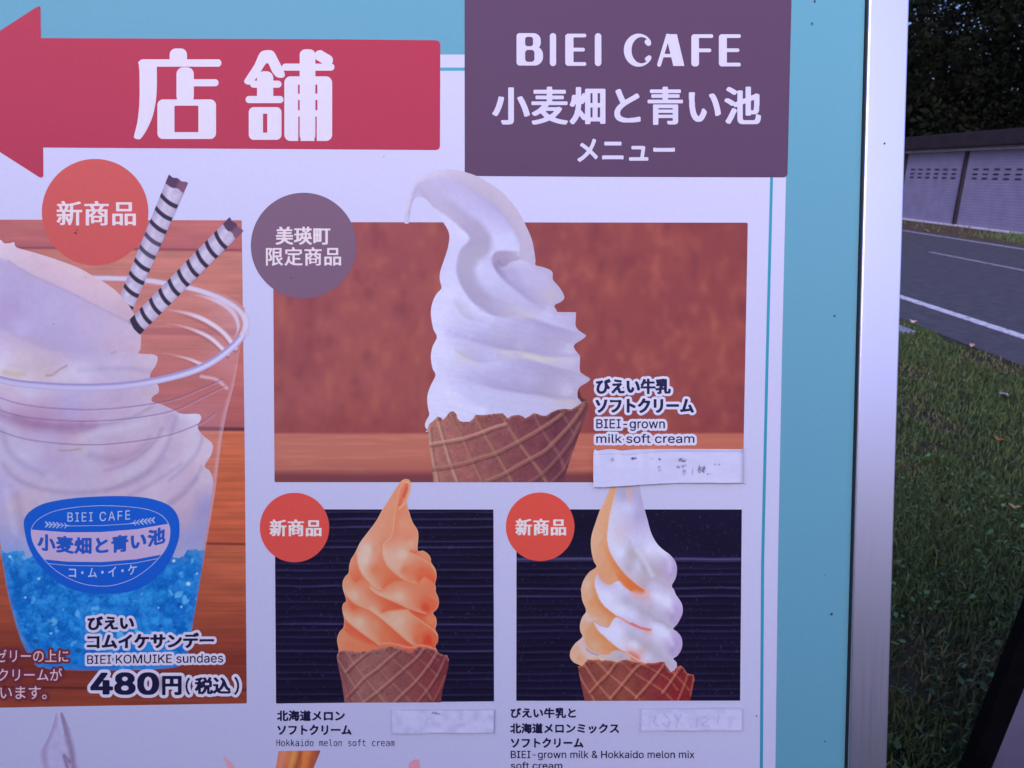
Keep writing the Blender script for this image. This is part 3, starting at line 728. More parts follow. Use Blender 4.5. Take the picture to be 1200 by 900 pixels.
a, b = Z(460, 190, 5), Z(480, 330, 5)
cr = Pic(470, 194, 696, 514, 1.0)
WH, WH2, GR, MID, LOW, TAN = (207, 205, 253), (198, 196, 247), (172, 165, 211), (186, 181, 230), (166, 158, 206), (192, 183, 209)
out1 = a([(80, 362), (68, 350), (72, 300), (80, 240), (100, 175), (130, 125), (170, 85), (230, 55), (300, 42), (370, 45), (420, 57), (500, 85), (570, 125), (640, 175), (700, 240), (750, 310), (785, 380), (815, 450), (830, 520), (838, 575), (838, 603), (880, 615), (920, 630), (938, 650), (940, 690), (975, 730), (1002, 775), (1005, 800), (985, 820), (948, 840), (962, 868)]) \
    + b([(870, 178), (968, 180), (975, 190), (972, 250), (985, 280), (1020, 305), (1034, 318), (1010, 340), (970, 365), (962, 385), (985, 420), (998, 440), (997, 520), (1020, 545), (1058, 570), (1040, 590), (1000, 615), (985, 640), (985, 680), (1000, 700), (1000, 760), (600, 850), (130, 880), (105, 870), (90, 845), (97, 815), (115, 780), (108, 740), (103, 690), (110, 645), (128, 600), (152, 548), (135, 510), (127, 470), (125, 430), (135, 380), (160, 325), (140, 280), (128, 220), (125, 170), (137, 115), (160, 70), (187, 38)]) \
    + a([(277, 690), (280, 640), (300, 580), (325, 500), (333, 440), (325, 400), (305, 365), (285, 335), (240, 270), (200, 220), (175, 205), (150, 198), (130, 210), (110, 250), (102, 300), (99, 345), (95, 358)])
out1 = spline(out1, True, 4)
cr.curve(a([(90, 300), (130, 150), (190, 105), (250, 92), (310, 97), (370, 118), (440, 155), (520, 205), (590, 255), (650, 315), (700, 385), (730, 440), (745, 490), (740, 540)]), [(200, 195, 236), (200, 192, 233), (186, 177, 218), (182, 173, 213), (184, 174, 214), (186, 177, 216)], [(178, 170, 216), (190, 184, 232), (186, 179, 230), (180, 172, 225), (186, 182, 236), (200, 199, 248)])
cr.curve(a([(150, 75), (300, 46), (420, 61), (570, 129), (700, 246), (785, 390), (828, 520), (834, 600)]), None, [(202, 197, 240), (196, 188, 226), (190, 181, 217), (192, 181, 216), (188, 178, 218), (186, 176, 220)])
cr.curve(a([(160, 195), (240, 265), (340, 335), (410, 395), (450, 440), (440, 470), (400, 510), (380, 570), (375, 640), (400, 720), (450, 800), (520, 870), (600, 905)]), [(182, 172, 214), (186, 178, 220), (172, 163, 206), (170, 163, 206), (174, 168, 208), (170, 163, 206), (168, 161, 205), (168, 160, 208)], [(196, 193, 240), (203, 201, 250), (207, 206, 254), (200, 198, 248), (198, 197, 248), (202, 201, 251), (203, 202, 252), (200, 199, 250)], 1.3)
cr.curve(a([(330, 215), (430, 295), (520, 360), (572, 430), (582, 490), (562, 540), (505, 580), (482, 640), (510, 720), (590, 800)]), [(190, 184, 234), (188, 183, 236), (194, 191, 243), (200, 199, 249), (190, 186, 236), (200, 199, 250), (192, 189, 240), (184, 180, 230)], [(182, 173, 218), (174, 166, 208), (172, 164, 205), (172, 165, 205), (176, 168, 208), (174, 167, 210), (170, 163, 206)], 4)
cr.curve(a([(580, 560), (600, 528), (650, 518), (700, 522), (742, 522)]), (200, 198, 249), [(168, 158, 200), (164, 155, 198), (180, 172, 214)], 1.2)
cr.curve(a([(583, 575), (592, 612), (640, 680), (720, 750), (800, 812), (880, 860)]), [(162, 151, 196), (150, 140, 188), (166, 157, 205), (170, 162, 210), (178, 172, 220)], [(194, 192, 243), (196, 194, 245), (190, 187, 238), (186, 182, 232), (182, 176, 226)], 1.6)
cr.curve(a([(640, 612), (690, 588), (745, 570)]), [(160, 148, 190), (172, 162, 202)], [(184, 178, 226), (198, 194, 240)], 1.1)
cr.curve(a([(745, 570), (800, 590), (860, 625), (925, 665)]), [(184, 174, 214), (184, 176, 222)], [(196, 192, 240), (182, 173, 222)], 1.1)
for q, c in (((800, 690), (184, 178, 226)), ((930, 790), (186, 176, 212)), ((870, 720), (186, 178, 226)), ((910, 640), (188, 180, 226)), ((700, 660), (176, 170, 220)), ((690, 450), (197, 195, 246)), ((560, 690), (194, 191, 242))): cr.dot(*a([q])[0], c, 2)
for q, c in (((160, 200), WH), ((180, 430), WH), ((160, 700), WH), ((230, 300), WH2), ((230, 80), WH), ((330, 320), (190, 187, 238)), ((500, 280), (184, 179, 228)), ((250, 640), WH), ((700, 270), (180, 174, 226)), ((800, 200), (190, 186, 236)), ((930, 220), (184, 177, 226)), ((920, 330), (176, 167, 214)), ((940, 400), (190, 184, 228)), ((560, 560), (178, 172, 226)), ((700, 580), (178, 171, 222)), ((820, 560), (172, 164, 213)), ((960, 570), (178, 169, 214)), ((920, 640), (188, 181, 226)), ((500, 760), (190, 188, 240)), ((780, 740), (186, 182, 232)), ((400, 700), (192, 190, 242)), ((420, 250), (190, 187, 240)), ((480, 440), (188, 184, 236)), ((640, 410), (182, 176, 220))): cr.dot(*b([q])[0], c, 2)
cr.curve(b([(400, 140), (470, 185), (540, 208), (620, 205), (700, 212), (760, 230), (860, 262), (980, 296)]), [(168, 160, 208), (170, 162, 208), (186, 177, 208), (192, 186, 228), (190, 186, 234), (186, 180, 228)], [(199, 198, 249), (190, 187, 240), (186, 182, 234), (172, 165, 217), (168, 160, 212), (174, 166, 214)], 1.2)
cr.curve(b([(262, 130), (290, 175), (330, 215), (370, 232)]), [(190, 186, 228), (186, 182, 226)], [(200, 198, 246), (196, 194, 243)], 1.6)
cr.curve(b([(215, 290), (300, 330), (370, 350), (450, 372), (560, 400), (660, 408), (800, 440), (985, 440)]), [(190, 187, 241), (178, 172, 226), (170, 163, 216), (168, 160, 208), (172, 164, 212), (178, 170, 218)], [(196, 194, 247), (188, 184, 237), (186, 182, 235), (196, 188, 220), (194, 186, 214), (192, 185, 226)], 1.8)
cr.curve(b([(255, 400), (290, 430), (345, 460), (420, 478), (500, 468), (600, 450), (680, 455), (800, 482), (900, 510), (1000, 535)]), [(198, 195, 240), (188, 183, 216), (182, 178, 226), (180, 174, 224), (190, 184, 220), (196, 190, 220), (188, 182, 226), (182, 175, 222)], [(204, 203, 252), (199, 196, 238), (192, 190, 242), (192, 190, 243), (180, 174, 226), (172, 164, 215), (170, 162, 210), (178, 170, 216)], 1.2)
cr.stroke(b([(285, 428), (345, 462), (405, 484)]), 1.2, (204, 199, 200), 0) if False else None
cr.curve(b([(210, 560), (300, 575), (400, 602), (520, 632), (640, 652), (760, 668), (860, 688), (965, 690)]), [(200, 198, 249), (184, 179, 232), (172, 165, 216), (166, 158, 206), (170, 161, 204), (178, 168, 208)], [(202, 200, 250), (192, 189, 241), (190, 186, 238), (190, 186, 236), (190, 184, 226), (188, 180, 212)], 2.2)
cr.curve(b([(230, 605), (290, 655), (340, 700), (450, 748)]), (196, 194, 246), (203, 202, 252), 1.5)
cr.curve(b([(140, 420), (165, 325), (190, 300)]), WH, WH, 1.5)
cr.solve(.9); cr.contrast((208, 206, 253), 1.16)
cr.stroke(b([(282, 428), (330, 458), (400, 484)]), 2.6, (206, 200, 206), .55, 2)
cr.stroke(b([(650, 432), (760, 448), (850, 462)]), 3, (200, 190, 198), .6, 2.5); cr.stroke(b([(860, 706), (950, 708)]), 3.5, (188, 178, 192), .6, 2)
cr.stroke(b([(640, 206), (700, 210)]), 3, (190, 176, 194), .5, 2)
cr.stroke(a([(620, 580), (640, 606), (668, 600)]), 2.6, (142, 128, 172), .75, 2.2)
cr.stroke(a([(470, 172), (590, 258), (650, 318), (700, 388)]), 1.0, (158, 147, 200), .35, 1.2)
edge = -sdf(cr.X, cr.Y, out1); rgt = smooth01((cr.X - 585) / 60)
cr.rgb *= (1 + .05 * smooth01((cr.Y - 330) / 30) * (fbm((cr.X + 2 * cr.Y) / 26, (cr.Y - .22 * cr.X) / 1.9, 14, 3) - .5))[..., None]
cr.blend(smooth01(1 - edge / 9) * rgt * .30, (168, 156, 205)); cr.noise(.035, 5, 5, 4); cr.grain(.02)
cream1 = cr.build('soft_cream', pic1, .0010, out1)

# cones: a waffle painted from its traced ridges
def cone(parent, x0, y0, x1, y1, outline, face, ridges, wl, z, rim=None, seed=0, curved=True):
    c = Pic(x0, y0, x1, y1, .9); u = (c.X - x0) / (x1 - x0)
    c.rgb = np.stack([np.interp(u, np.linspace(0, 1, len(face)), [f[k] for f in face]) for k in range(3)], -1)
    n = fbm(c.X / 9, c.Y / 9, seed + 40); c.rgb *= (1 + .22 * (n - .5))[..., None]; c.rgb *= (1 + .20 * (fbm(c.X / 1.7, c.Y / 1.7, seed + 50, 2) - .5))[..., None]
    for pts, w, colr, al in ridges:
        s = spline(pts) if len(pts) > 2 else np.asarray(pts, float)
        d = poly_dist(c.X, c.Y, s, False); d2 = poly_dist(c.X - 1.5, c.Y - 1.9, s, False)
        wob = 1 + .5 * (fbm(c.X / 4, c.Y / 4, seed + 60, 2) - .5)
        c.blend(smooth01((w * .62 + 1.0 - d2) / 2.0) * .36, np.array(face[len(face) // 2]) * .55)
        c.blend(smooth01((w * .62 * wob + .8 - d) / 1.6) * al * .72, colr)
        c.blend(smooth01((w * .18 + .5 - poly_dist(c.X + .5, c.Y + .5, s, False)) / 1.0) * al * .55, np.minimum(np.array(colr) * 1.16, 235))
    if rim is not None:
        d = poly_dist(c.X, c.Y, spline(rim, False, 5), False); n = fbm(c.X / 3, c.Y / 3, seed + 70, 2)
        c.blend(smooth01((3.2 * (n + .3) - d) / 2) * .65, wl); c.blend(smooth01((n - .58) * 6) * smooth01((9 - d) / 6) * .6, np.array(face[1]) * .55)
    return c.build('waffle_cone', parent, z, outline)
k = Z(480, 450, 5)
rim1 = k([(105, 262), (115, 235), (140, 215), (165, 190), (190, 200), (195, 212), (215, 190), (235, 165), (255, 158), (275, 175), (280, 200), (300, 220), (350, 222), (375, 200), (385, 180), (430, 182), (490, 175), (545, 170), (560, 185), (575, 200), (600, 185), (640, 180), (665, 190), (680, 200), (705, 185), (725, 170), (750, 175), (775, 185), (800, 185), (830, 165), (865, 150), (900, 145), (950, 148), (985, 125), (1015, 105), (1035, 95), (1050, 105)])
o1 = rim1 + k([(1042, 150), (1015, 230), (980, 330), (945, 430), (915, 520), (900, 574), (140, 574), (130, 480), (118, 380), (108, 300)])
RB, RL, RD = (160, 110, 104), (192, 150, 146), (134, 86, 94)
rg = [(k(p), w, c, al) for p, w, c, al in [
    ([(115, 250), (130, 400), (150, 500), (165, 575)], 3, RL, .7), ([(165, 210), (200, 340), (240, 470), (280, 575)], 3.2, RL, .75), ([(240, 185), (310, 320), (360, 440), (425, 575)], 3.6, RB, .8),
    ([(385, 200), (440, 300), (500, 400), (560, 500), (600, 575)], 4, RB, .8), ([(540, 180), (590, 270), (650, 360), (710, 440), (770, 520), (800, 575)], 4, RB, .75), ([(730, 180), (770, 260), (830, 350), (880, 420), (910, 500)], 4, RD, .8), ([(890, 165), (930, 230), (965, 300)], 3.6, RD, .75),
    ([(118, 352), (200, 338), (300, 320), (400, 290), (500, 252), (560, 235)], 3.6, RL, .8), ([(130, 492), (220, 482), (340, 455), (420, 428), (500, 405), (580, 365), (640, 335), (770, 260), (860, 200), (900, 165)], 4, RB, .8),
    ([(450, 566), (540, 530), (620, 485), (710, 435), (790, 390), (850, 335), (930, 250), (985, 180), (1020, 120)], 4, RB, .75), ([(700, 575), (780, 520), (860, 440), (940, 340), (1000, 230)], 3.6, RD, .8), ([(830, 575), (900, 500), (960, 390)], 3, RD, .6)]]
rg[7] = (rg[7][0], 3.6, (186, 140, 134), .8)
cone(pic1, 498, 466, 692, 566, o1, [(172, 116, 112), (150, 92, 96), (136, 82, 90), (118, 66, 80), (100, 54, 72), (112, 62, 76)], rg, (178, 122, 112), .0013, rim1, 1)

CAP, HALO = (38, 36, 76), (200, 196, 243)
letters(pic1, 'びえい牛乳', 698, 443.5, 786, 461.8, CAP, .0019, .78, 1.3, .3, 3.0, HALO)
letters(pic1, 'ソフトクリーム', 697.5, 466.5, 813, 484, CAP, .0019, .78, 1.3, .3, 3.0, HALO)
letters(pic1, 'BIEI-grown', 698.5, 491, 779, 505, CAP, .0019, .26, 1.0, .3, 3.0, HALO)
letters(pic1, 'milk soft cream', 698.5, 508.3, 813.5, 519.3, CAP, .0019, .26, 1.0, .3, 3.0, HALO)

# ------------------------------------------------------------------ pictures 2 and 3: dark slats behind
def slats(x0, x1, y0, y1, corners, seed, smooth_to=None):
    p = Pic(x0, y0, x1, y1, 1.1); g = np.random.default_rng(seed); p.fill((22, 17, 46))
    p.noise(.35, 40, 14, seed); wy = p.Y + 2.2 * (fbm(p.X / 60, p.Y / 30, seed + 1, 2) - .5)
    y = y0 + 5
    while y < y1:
        if smooth_to is None or y > smooth_to:
            am = g.choice([.15, .3, .4, .55, .8]); mod = .35 + .9 * fbm(p.X / 38, p.Y * 0 + y, seed + int(y), 3)
            p.blend(np.clip(np.exp(-((wy - y) / 1.0) ** 2) * am * mod, 0, 1), (74, 66, 128)); p.blend(np.exp(-((wy - y - 2.6) / 1.6) ** 2) * .45, (10, 7, 26))
        y += g.uniform(6.8, 9.6)
    if smooth_to: p.blend(np.exp(-((wy - smooth_to) / 1.5) ** 2) * .8, (88, 84, 142))
    sp = fbm(p.X / 2.2, p.Y / 2.2, seed + 9, 2); p.blend(smooth01((sp - .80) * 9) * .5, (70, 64, 120))
    return p.build('picture', board, .0005, corners)
pic2 = slats(321, 580, 595, 826, [(322, 596.8), (578.3, 597), (579, 821.8), (450, 823), (323.5, 824.3)], 4)
pic3 = slats(604, 870, 594, 823, [(605.3, 596.8), (869.3, 597), (867.3, 821), (605, 821.2)], 6, 655)

# orange melon soft cream
a, b = Z(370, 560, 6.6667), Z(370, 690, 6.6667)
om = Pic(392, 558, 520, 774, .8)
out2 = spline(a([(715, 8), (738, 22), (745, 60), (735, 120), (713, 195), (735, 280), (760, 350), (795, 405), (803, 460), (797, 565), (840, 568), (880, 595), (900, 630), (903, 660), (935, 710), (945, 770), (933, 825), (940, 860)]) + b([(938, 18), (960, 75), (962, 120), (945, 160), (917, 188), (940, 225), (945, 270), (935, 317), (955, 360), (955, 410), (935, 445), (900, 530), (300, 545), (190, 505), (180, 470), (168, 410), (172, 370), (190, 330), (217, 300), (222, 235), (210, 180), (208, 140), (220, 110), (238, 95), (228, 50), (215, 10)]) + a([(210, 840), (215, 800), (235, 765), (258, 740), (262, 690), (275, 640), (310, 580), (350, 500), (410, 420), (470, 340), (520, 250), (570, 170), (620, 90), (650, 45), (680, 15)]), True, 5)
L, M_, D, DD, HL = (216, 178, 172), (224, 146, 126), (226, 114, 88), (206, 74, 60), (212, 186, 188)
om.curve(a([(690, 25), (655, 90), (640, 160), (625, 240), (612, 340), (600, 430), (575, 480), (535, 510), (525, 550), (530, 610), (560, 680), (620, 740), (700, 795), (790, 822)]), [(224, 138, 112), (226, 134, 108), (226, 134, 112), (222, 142, 124), (208, 172, 168), (212, 166, 158), (226, 140, 116)], [(224, 150, 134), (222, 142, 122), (222, 146, 128), (224, 142, 120), (220, 132, 108), (226, 120, 92), (228, 112, 84)], .9)
om.curve(a([(325, 585), (328, 660), (360, 740), (410, 800), (460, 850), (520, 872)]), [(214, 184, 182), (214, 180, 176), (218, 168, 156), (224, 150, 130)], [(226, 134, 110), (226, 122, 96), (226, 132, 108), (226, 130, 106)], .9)
om.curve(a([(520, 872), (570, 832), (620, 806), (700, 802), (790, 824)]), [(226, 112, 84), (220, 100, 76), (226, 118, 92)], [(226, 140, 118), (226, 130, 106), (226, 136, 114)], .9)
om.curve(a([(738, 572), (770, 600), (850, 642), (910, 690), (942, 750)]), [(220, 120, 98), (226, 130, 108)], [(218, 160, 146), (226, 138, 114), (224, 112, 84)], .9)
om.curve(a([(805, 815), (850, 772), (900, 800), (932, 830)]), [(214, 92, 70), (210, 84, 66)], [(228, 140, 116), (226, 124, 100)], .9)
om.curve(a([(265, 745), (285, 790), (310, 815), (350, 790)]), [(226, 124, 98), (214, 96, 74)], [(226, 142, 120), (226, 130, 106)], .9)
for q, c in (((400, 560), HL), ((380, 640), HL), ((500, 360), (224, 152, 134)), ((600, 200), (224, 150, 132)), ((680, 600), (210, 178, 176)), ((640, 680), (214, 168, 160)), ((690, 360), (226, 150, 132)), ((720, 460), (224, 142, 124)), ((840, 740), (226, 108, 82)), ((850, 600), (226, 138, 116)), ((700, 720), (226, 130, 108)), ((470, 720), (226, 128, 102)), ((290, 660), (226, 142, 120)), ((480, 560), (220, 150, 136)), ((740, 520), (216, 160, 148)), ((240, 830), (224, 150, 130))): om.dot(*a([q])[0], c, 1.5)
om.curve(b([(213, 0), (250, 60), (310, 112), (410, 158)]), [(216, 170, 160), (216, 166, 154), (222, 148, 130)], [(226, 128, 104), (222, 100, 78), (226, 122, 98)], .9)
om.curve(b([(425, -10), (480, 38), (560, 75), (640, 110), (740, 155), (860, 192)]), [(216, 172, 162), (216, 170, 160), (218, 160, 146), (224, 132, 108)], [(226, 126, 100), (226, 108, 82), (212, 84, 66), (206, 76, 60)], .9)
om.curve(b([(520, 185), (570, 170), (640, 163), (730, 160)]), [(222, 104, 80), (212, 84, 66)], [(222, 152, 134), (220, 158, 144)], .9)
om.curve(b([(415, 155), (470, 195), (540, 250), (620, 320), (700, 390), (770, 440)]), [(216, 170, 160), (214, 172, 164), (216, 168, 158), (220, 150, 134)], [(226, 128, 104), (226, 112, 86), (222, 96, 74), (208, 78, 60)], .9)
om.curve(b([(720, 170), (780, 220), (850, 270), (920, 322), (957, 372)]), [(212, 86, 66), (222, 106, 82), (226, 126, 102)], [(220, 160, 146), (226, 138, 114), (226, 116, 90), (224, 106, 80)], .9)
om.curve(b([(213, 190), (250, 250), (320, 310), (400, 370), (490, 430)]), [(216, 168, 156), (216, 170, 160), (216, 166, 156), (222, 146, 128)], [(226, 126, 102), (222, 98, 76), (216, 86, 66), (210, 80, 64)], .9)
om.curve(b([(225, 320), (260, 360), (310, 395), (400, 425), (480, 440)]), [(222, 96, 74), (226, 120, 96), (216, 88, 68)], [(226, 140, 118), (226, 132, 108), (224, 116, 92)], .9)
om.curve(b([(240, 100), (265, 140), (290, 160)]), [(226, 126, 100), (210, 86, 66)], [(226, 134, 110), (226, 126, 102)], .9)
for q, c in (((900, 110), (224, 104, 78)), ((860, 150), (208, 76, 60)), ((930, 60), (226, 126, 102)), ((650, 60), (214, 174, 166)), ((300, 50), (216, 172, 164)), ((900, 240), (226, 130, 106)), ((880, 400), (204, 66, 52)), ((930, 390), (222, 100, 76)), ((650, 250), (214, 174, 166)), ((620, 210), (216, 168, 158)), ((820, 300), (226, 120, 94)), ((340, 260), (214, 172, 164)), ((540, 380), (226, 120, 94)), ((460, 280), (222, 140, 118)), ((200, 400), (226, 138, 116)), ((260, 440), (226, 126, 102)), ((800, 400), (220, 110, 86))): om.dot(*b([q])[0], c, 1.5)
om.solve(1.0); om.rgb *= np.array([1.0, .975, .96])
def crest(p, pts, w, c, al=.6): p.stroke(pts, w, c, al, .7)
for pts in (a([(690, 25), (655, 90), (640, 160), (625, 240), (612, 340), (600, 430), (575, 480), (535, 510), (525, 550), (530, 610), (560, 680), (620, 740), (700, 795), (790, 822)]), a([(325, 585), (328, 660), (360, 740), (410, 800), (460, 850), (520, 872)]), a([(738, 572), (770, 600), (850, 642), (910, 690), (942, 750)]), b([(425, -10), (480, 38), (560, 75), (640, 110), (740, 155), (860, 192)]), b([(415, 155), (470, 195), (540, 250), (620, 320), (700, 390), (770, 440)]), b([(720, 170), (780, 220), (850, 270), (920, 322), (957, 372)]), b([(213, 190), (250, 250), (320, 310), (400, 370), (490, 430)]), b([(213, 0), (250, 60), (310, 112), (410, 158)])):
    crest(om, pts, 1.1, (232, 188, 172), .62)
om.stroke(a([(712, 55), (700, 80), (680, 140), (655, 212)]), 3.4, (204, 96, 84), .85, 1.0); om.stroke(a([(716, 75), (705, 110), (690, 150)]), 1.5, (168, 66, 66), .8, .8)
om.stroke(a([(700, 30), (735, 45), (730, 110), (700, 190), (650, 240)]), 2.2, (228, 182, 164), .6, .9)
om.stroke(a([(740, 574), (775, 582), (795, 568)]), 1.5, (196, 80, 70), .8, .8)
om.stroke(b([(490, 432), (560, 424), (640, 435), (710, 455), (770, 455), (800, 440), (880, 450), (930, 475)]), 2.2, (224, 146, 132), .8, .9)
ed = -sdf(om.X, om.Y, out2); om.blend(smooth01(1 - ed / 1.6) * .45, (230, 188, 174)); om.noise(.06, 2.5, 14, 8); om.grain(.05)
om.build('soft_cream', pic2, .0010, out2)
k = b
rim2 = k([(165, 522), (180, 492), (230, 476), (300, 490), (390, 488), (440, 480), (500, 460), (540, 455), (580, 450), (640, 455), (690, 470), (730, 487), (770, 480), (800, 455), (850, 455), (920, 470), (960, 497), (1000, 517), (1025, 515), (1042, 550)])
R2 = (150, 94, 96); R2b = (162, 112, 112); R2d = (144, 78, 84)
rg = [(k(p), w, c, .75) for p, w, c in [([(170, 540), (240, 655), (310, 770), (380, 890)], 2.4, R2b), ([(235, 480), (300, 580), (385, 695), (480, 810), (545, 890)], 2.6, R2b), ([(395, 510), (480, 612), (580, 720), (680, 812), (745, 890)], 2.6, R2), ([(535, 460), (590, 540), (690, 625), (780, 712), (860, 790), (905, 860)], 2.6, R2), ([(690, 480), (790, 535), (870, 600), (950, 680)], 2.4, R2d), ([(830, 465), (900, 510), (960, 560)], 2, R2d), ([(195, 650), (235, 760), (265, 885)], 1.8, R2d),
    ([(235, 645), (310, 572), (400, 498)], 2.4, R2b), ([(310, 772), (380, 695), (480, 622), (570, 542), (650, 478)], 2.6, R2b), ([(370, 885), (480, 803), (580, 718), (690, 622), (790, 533), (845, 465)], 2.6, R2b), ([(610, 885), (690, 808), (780, 722), (870, 612), (945, 500)], 2.6, R2b), ([(790, 888), (870, 790), (950, 670), (1015, 535)], 2.4, R2), ([(915, 885), (970, 780), (1010, 680)], 2, R2d), ([(240, 845), (310, 772)], 2.2, R2)]]
cone(pic2, 393, 755, 528, 824, rim2 + k([(1035, 610), (1010, 720), (985, 820), (980, 886), (226, 888), (215, 800), (195, 680), (175, 600)]), [(112, 64, 76), (132, 84, 92), (130, 82, 88), (122, 68, 78), (116, 54, 66), (102, 42, 56)], rg, (186, 124, 122), .0013, rim2, 2)

# milk and melon mix
a, b = Z(650, 560, 6.6667), Z(650, 690, 6.6667)
mx_ = Pic(666, 560, 802, 788, .8)
out3 = spline(a([(520, -10), (450, 55), (420, 110), (385, 190), (350, 260), (315, 360), (290, 440), (282, 510), (290, 590), (305, 650), (325, 695), (270, 735), (225, 800), (205, 870)]) + b([(207, 20), (215, 90), (245, 170), (215, 220), (197, 280), (200, 330), (215, 375), (160, 425), (125, 480), (120, 530), (145, 570), (190, 592), (300, 640), (700, 640), (880, 630), (905, 650), (945, 625), (955, 590), (945, 565), (925, 545), (960, 520), (990, 470), (997, 420), (985, 370), (950, 330), (925, 310), (960, 270), (995, 200), (1000, 150), (985, 100), (950, 50), (935, 15)]) + a([(930, 870), (915, 840), (945, 780), (955, 710), (940, 650), (900, 600), (840, 555), (790, 500), (750, 420), (720, 310), (690, 200), (660, 55), (640, -10)]), True, 5)
ow, oD, oL = (214, 160, 136), (226, 122, 76), (206, 168, 156)
WW, WG, WT = (206, 204, 252), (184, 177, 221), (182, 173, 206)
mx_.curve(a([(492, 0), (482, 70), (465, 150), (440, 250), (418, 370), (412, 480), (430, 570), (480, 660), (550, 750), (640, 830), (700, 872)]), [(190, 186, 232), (186, 181, 230), (200, 198, 248), (204, 203, 252), (204, 203, 252), (198, 195, 244), (194, 186, 224), (192, 178, 208)], [(212, 146, 112), (214, 150, 118), (212, 152, 124), (214, 146, 112), (224, 134, 92), (228, 116, 66), (226, 104, 56)], .9)
mx_.curve(a([(445, 75), (385, 205), (318, 370), (290, 450), (288, 520), (300, 610), (330, 700)]), [(210, 160, 136), (210, 164, 142), (206, 168, 154), (208, 164, 146), (214, 154, 128)], None, .5)
mx_.curve(a([(345, 700), (390, 640), (370, 560)]), (212, 158, 134), (214, 152, 122), 1)
mx_.curve(a([(332, 755), (372, 812), (430, 838), (478, 810), (505, 806), (535, 842), (600, 892)]), [(210, 140, 120), (210, 150, 130), (214, 148, 118), (222, 134, 96), (226, 112, 66)], [(186, 170, 216), (190, 186, 236), (198, 195, 246), (200, 198, 249), (196, 192, 242)], .8)
mx_.curve(a([(330, 755), (314, 800), (316, 850), (325, 900)]), [(202, 200, 250), (203, 201, 251)], [(212, 154, 130), (216, 150, 118), (220, 142, 104)], .8)
for q, c in (((575, 230), (198, 197, 249)), ((600, 590), WT), ((620, 500), (196, 194, 246)), ((590, 700), (184, 176, 214)), ((700, 690), WT), ((790, 750), (182, 173, 204)), ((640, 700), (200, 198, 248)), ((880, 720), (186, 172, 224)), ((850, 560), WW), ((740, 560), WW), ((660, 300), (182, 174, 228)), ((680, 180), (182, 174, 226)), ((540, 130), (178, 174, 224)), ((900, 640), (188, 176, 230)), ((930, 720), (178, 163, 218)), ((700, 830), (186, 172, 208)), ((760, 850), (194, 190, 240)), ((250, 830), oL), ((290, 780), ow), ((470, 780), (214, 150, 120)), ((520, 790), (222, 128, 86)), ((520, 580), WW), ((880, 820), (186, 176, 218)), ((340, 480), (208, 166, 148)), ((380, 500), (212, 152, 124)), ((400, 700), (216, 152, 120))): mx_.dot(*a([q])[0], c, 1.3)
mx_.curve(b([(322, -10), (345, 70), (390, 135), (470, 200), (505, 222)]), [(205, 203, 252), (204, 202, 251), (202, 200, 250)], [(220, 142, 106), (224, 128, 82), (222, 120, 76)], .8)
mx_.curve(b([(500, 218), (560, 250), (640, 290), (720, 312), (765, 318)]), [(196, 192, 242), (192, 186, 236), (192, 184, 230)], [(222, 150, 140), (206, 96, 76), (214, 112, 86), (200, 170, 200)], .8)
mx_.curve(b([(245, 170), (295, 242), (370, 288), (420, 300), (440, 272), (470, 226), (515, 228), (580, 275), (700, 330)]), [(212, 158, 132), (206, 160, 142), (206, 160, 142), (216, 150, 120), (220, 146, 112), (214, 116, 86), (206, 98, 78), (200, 150, 160)], [(216, 176, 176), (196, 190, 240), (202, 199, 249), (202, 200, 250), (198, 195, 246), (194, 190, 242), (190, 184, 234)], .8)
mx_.curve(b([(297, 240), (330, 312), (400, 382), (480, 450), (560, 502), (640, 552), (700, 580)]), [(200, 196, 246), (203, 201, 251), (203, 201, 251), (200, 198, 248), (194, 188, 232)], [(218, 146, 112), (224, 138, 96), (224, 132, 86), (222, 120, 76), (204, 96, 76)], .8)
mx_.curve(b([(228, 390), (250, 455), (310, 500), (380, 518), (430, 512), (455, 488), (500, 484), (580, 510), (660, 560)]), [(216, 150, 122), (212, 156, 132), (210, 152, 128), (218, 142, 108), (222, 124, 82), (206, 98, 76)], [(196, 182, 214), (196, 190, 236), (190, 185, 226), (184, 180, 218), (186, 181, 222), (190, 184, 228)], .8)
mx_.curve(b([(560, 70), (680, 130), (760, 190), (850, 240), (920, 300)]), (190, 184, 232), (180, 173, 212), 3)
mx_.curve(b([(765, 245), (800, 262), (870, 270), (925, 305)]), [(180, 173, 212), (176, 167, 208)], [(200, 198, 248), (196, 192, 242)], .9)
mx_.curve(b([(600, 340), (700, 400), (790, 460), (880, 530), (920, 560)]), (192, 187, 234), (178, 171, 208), 3)
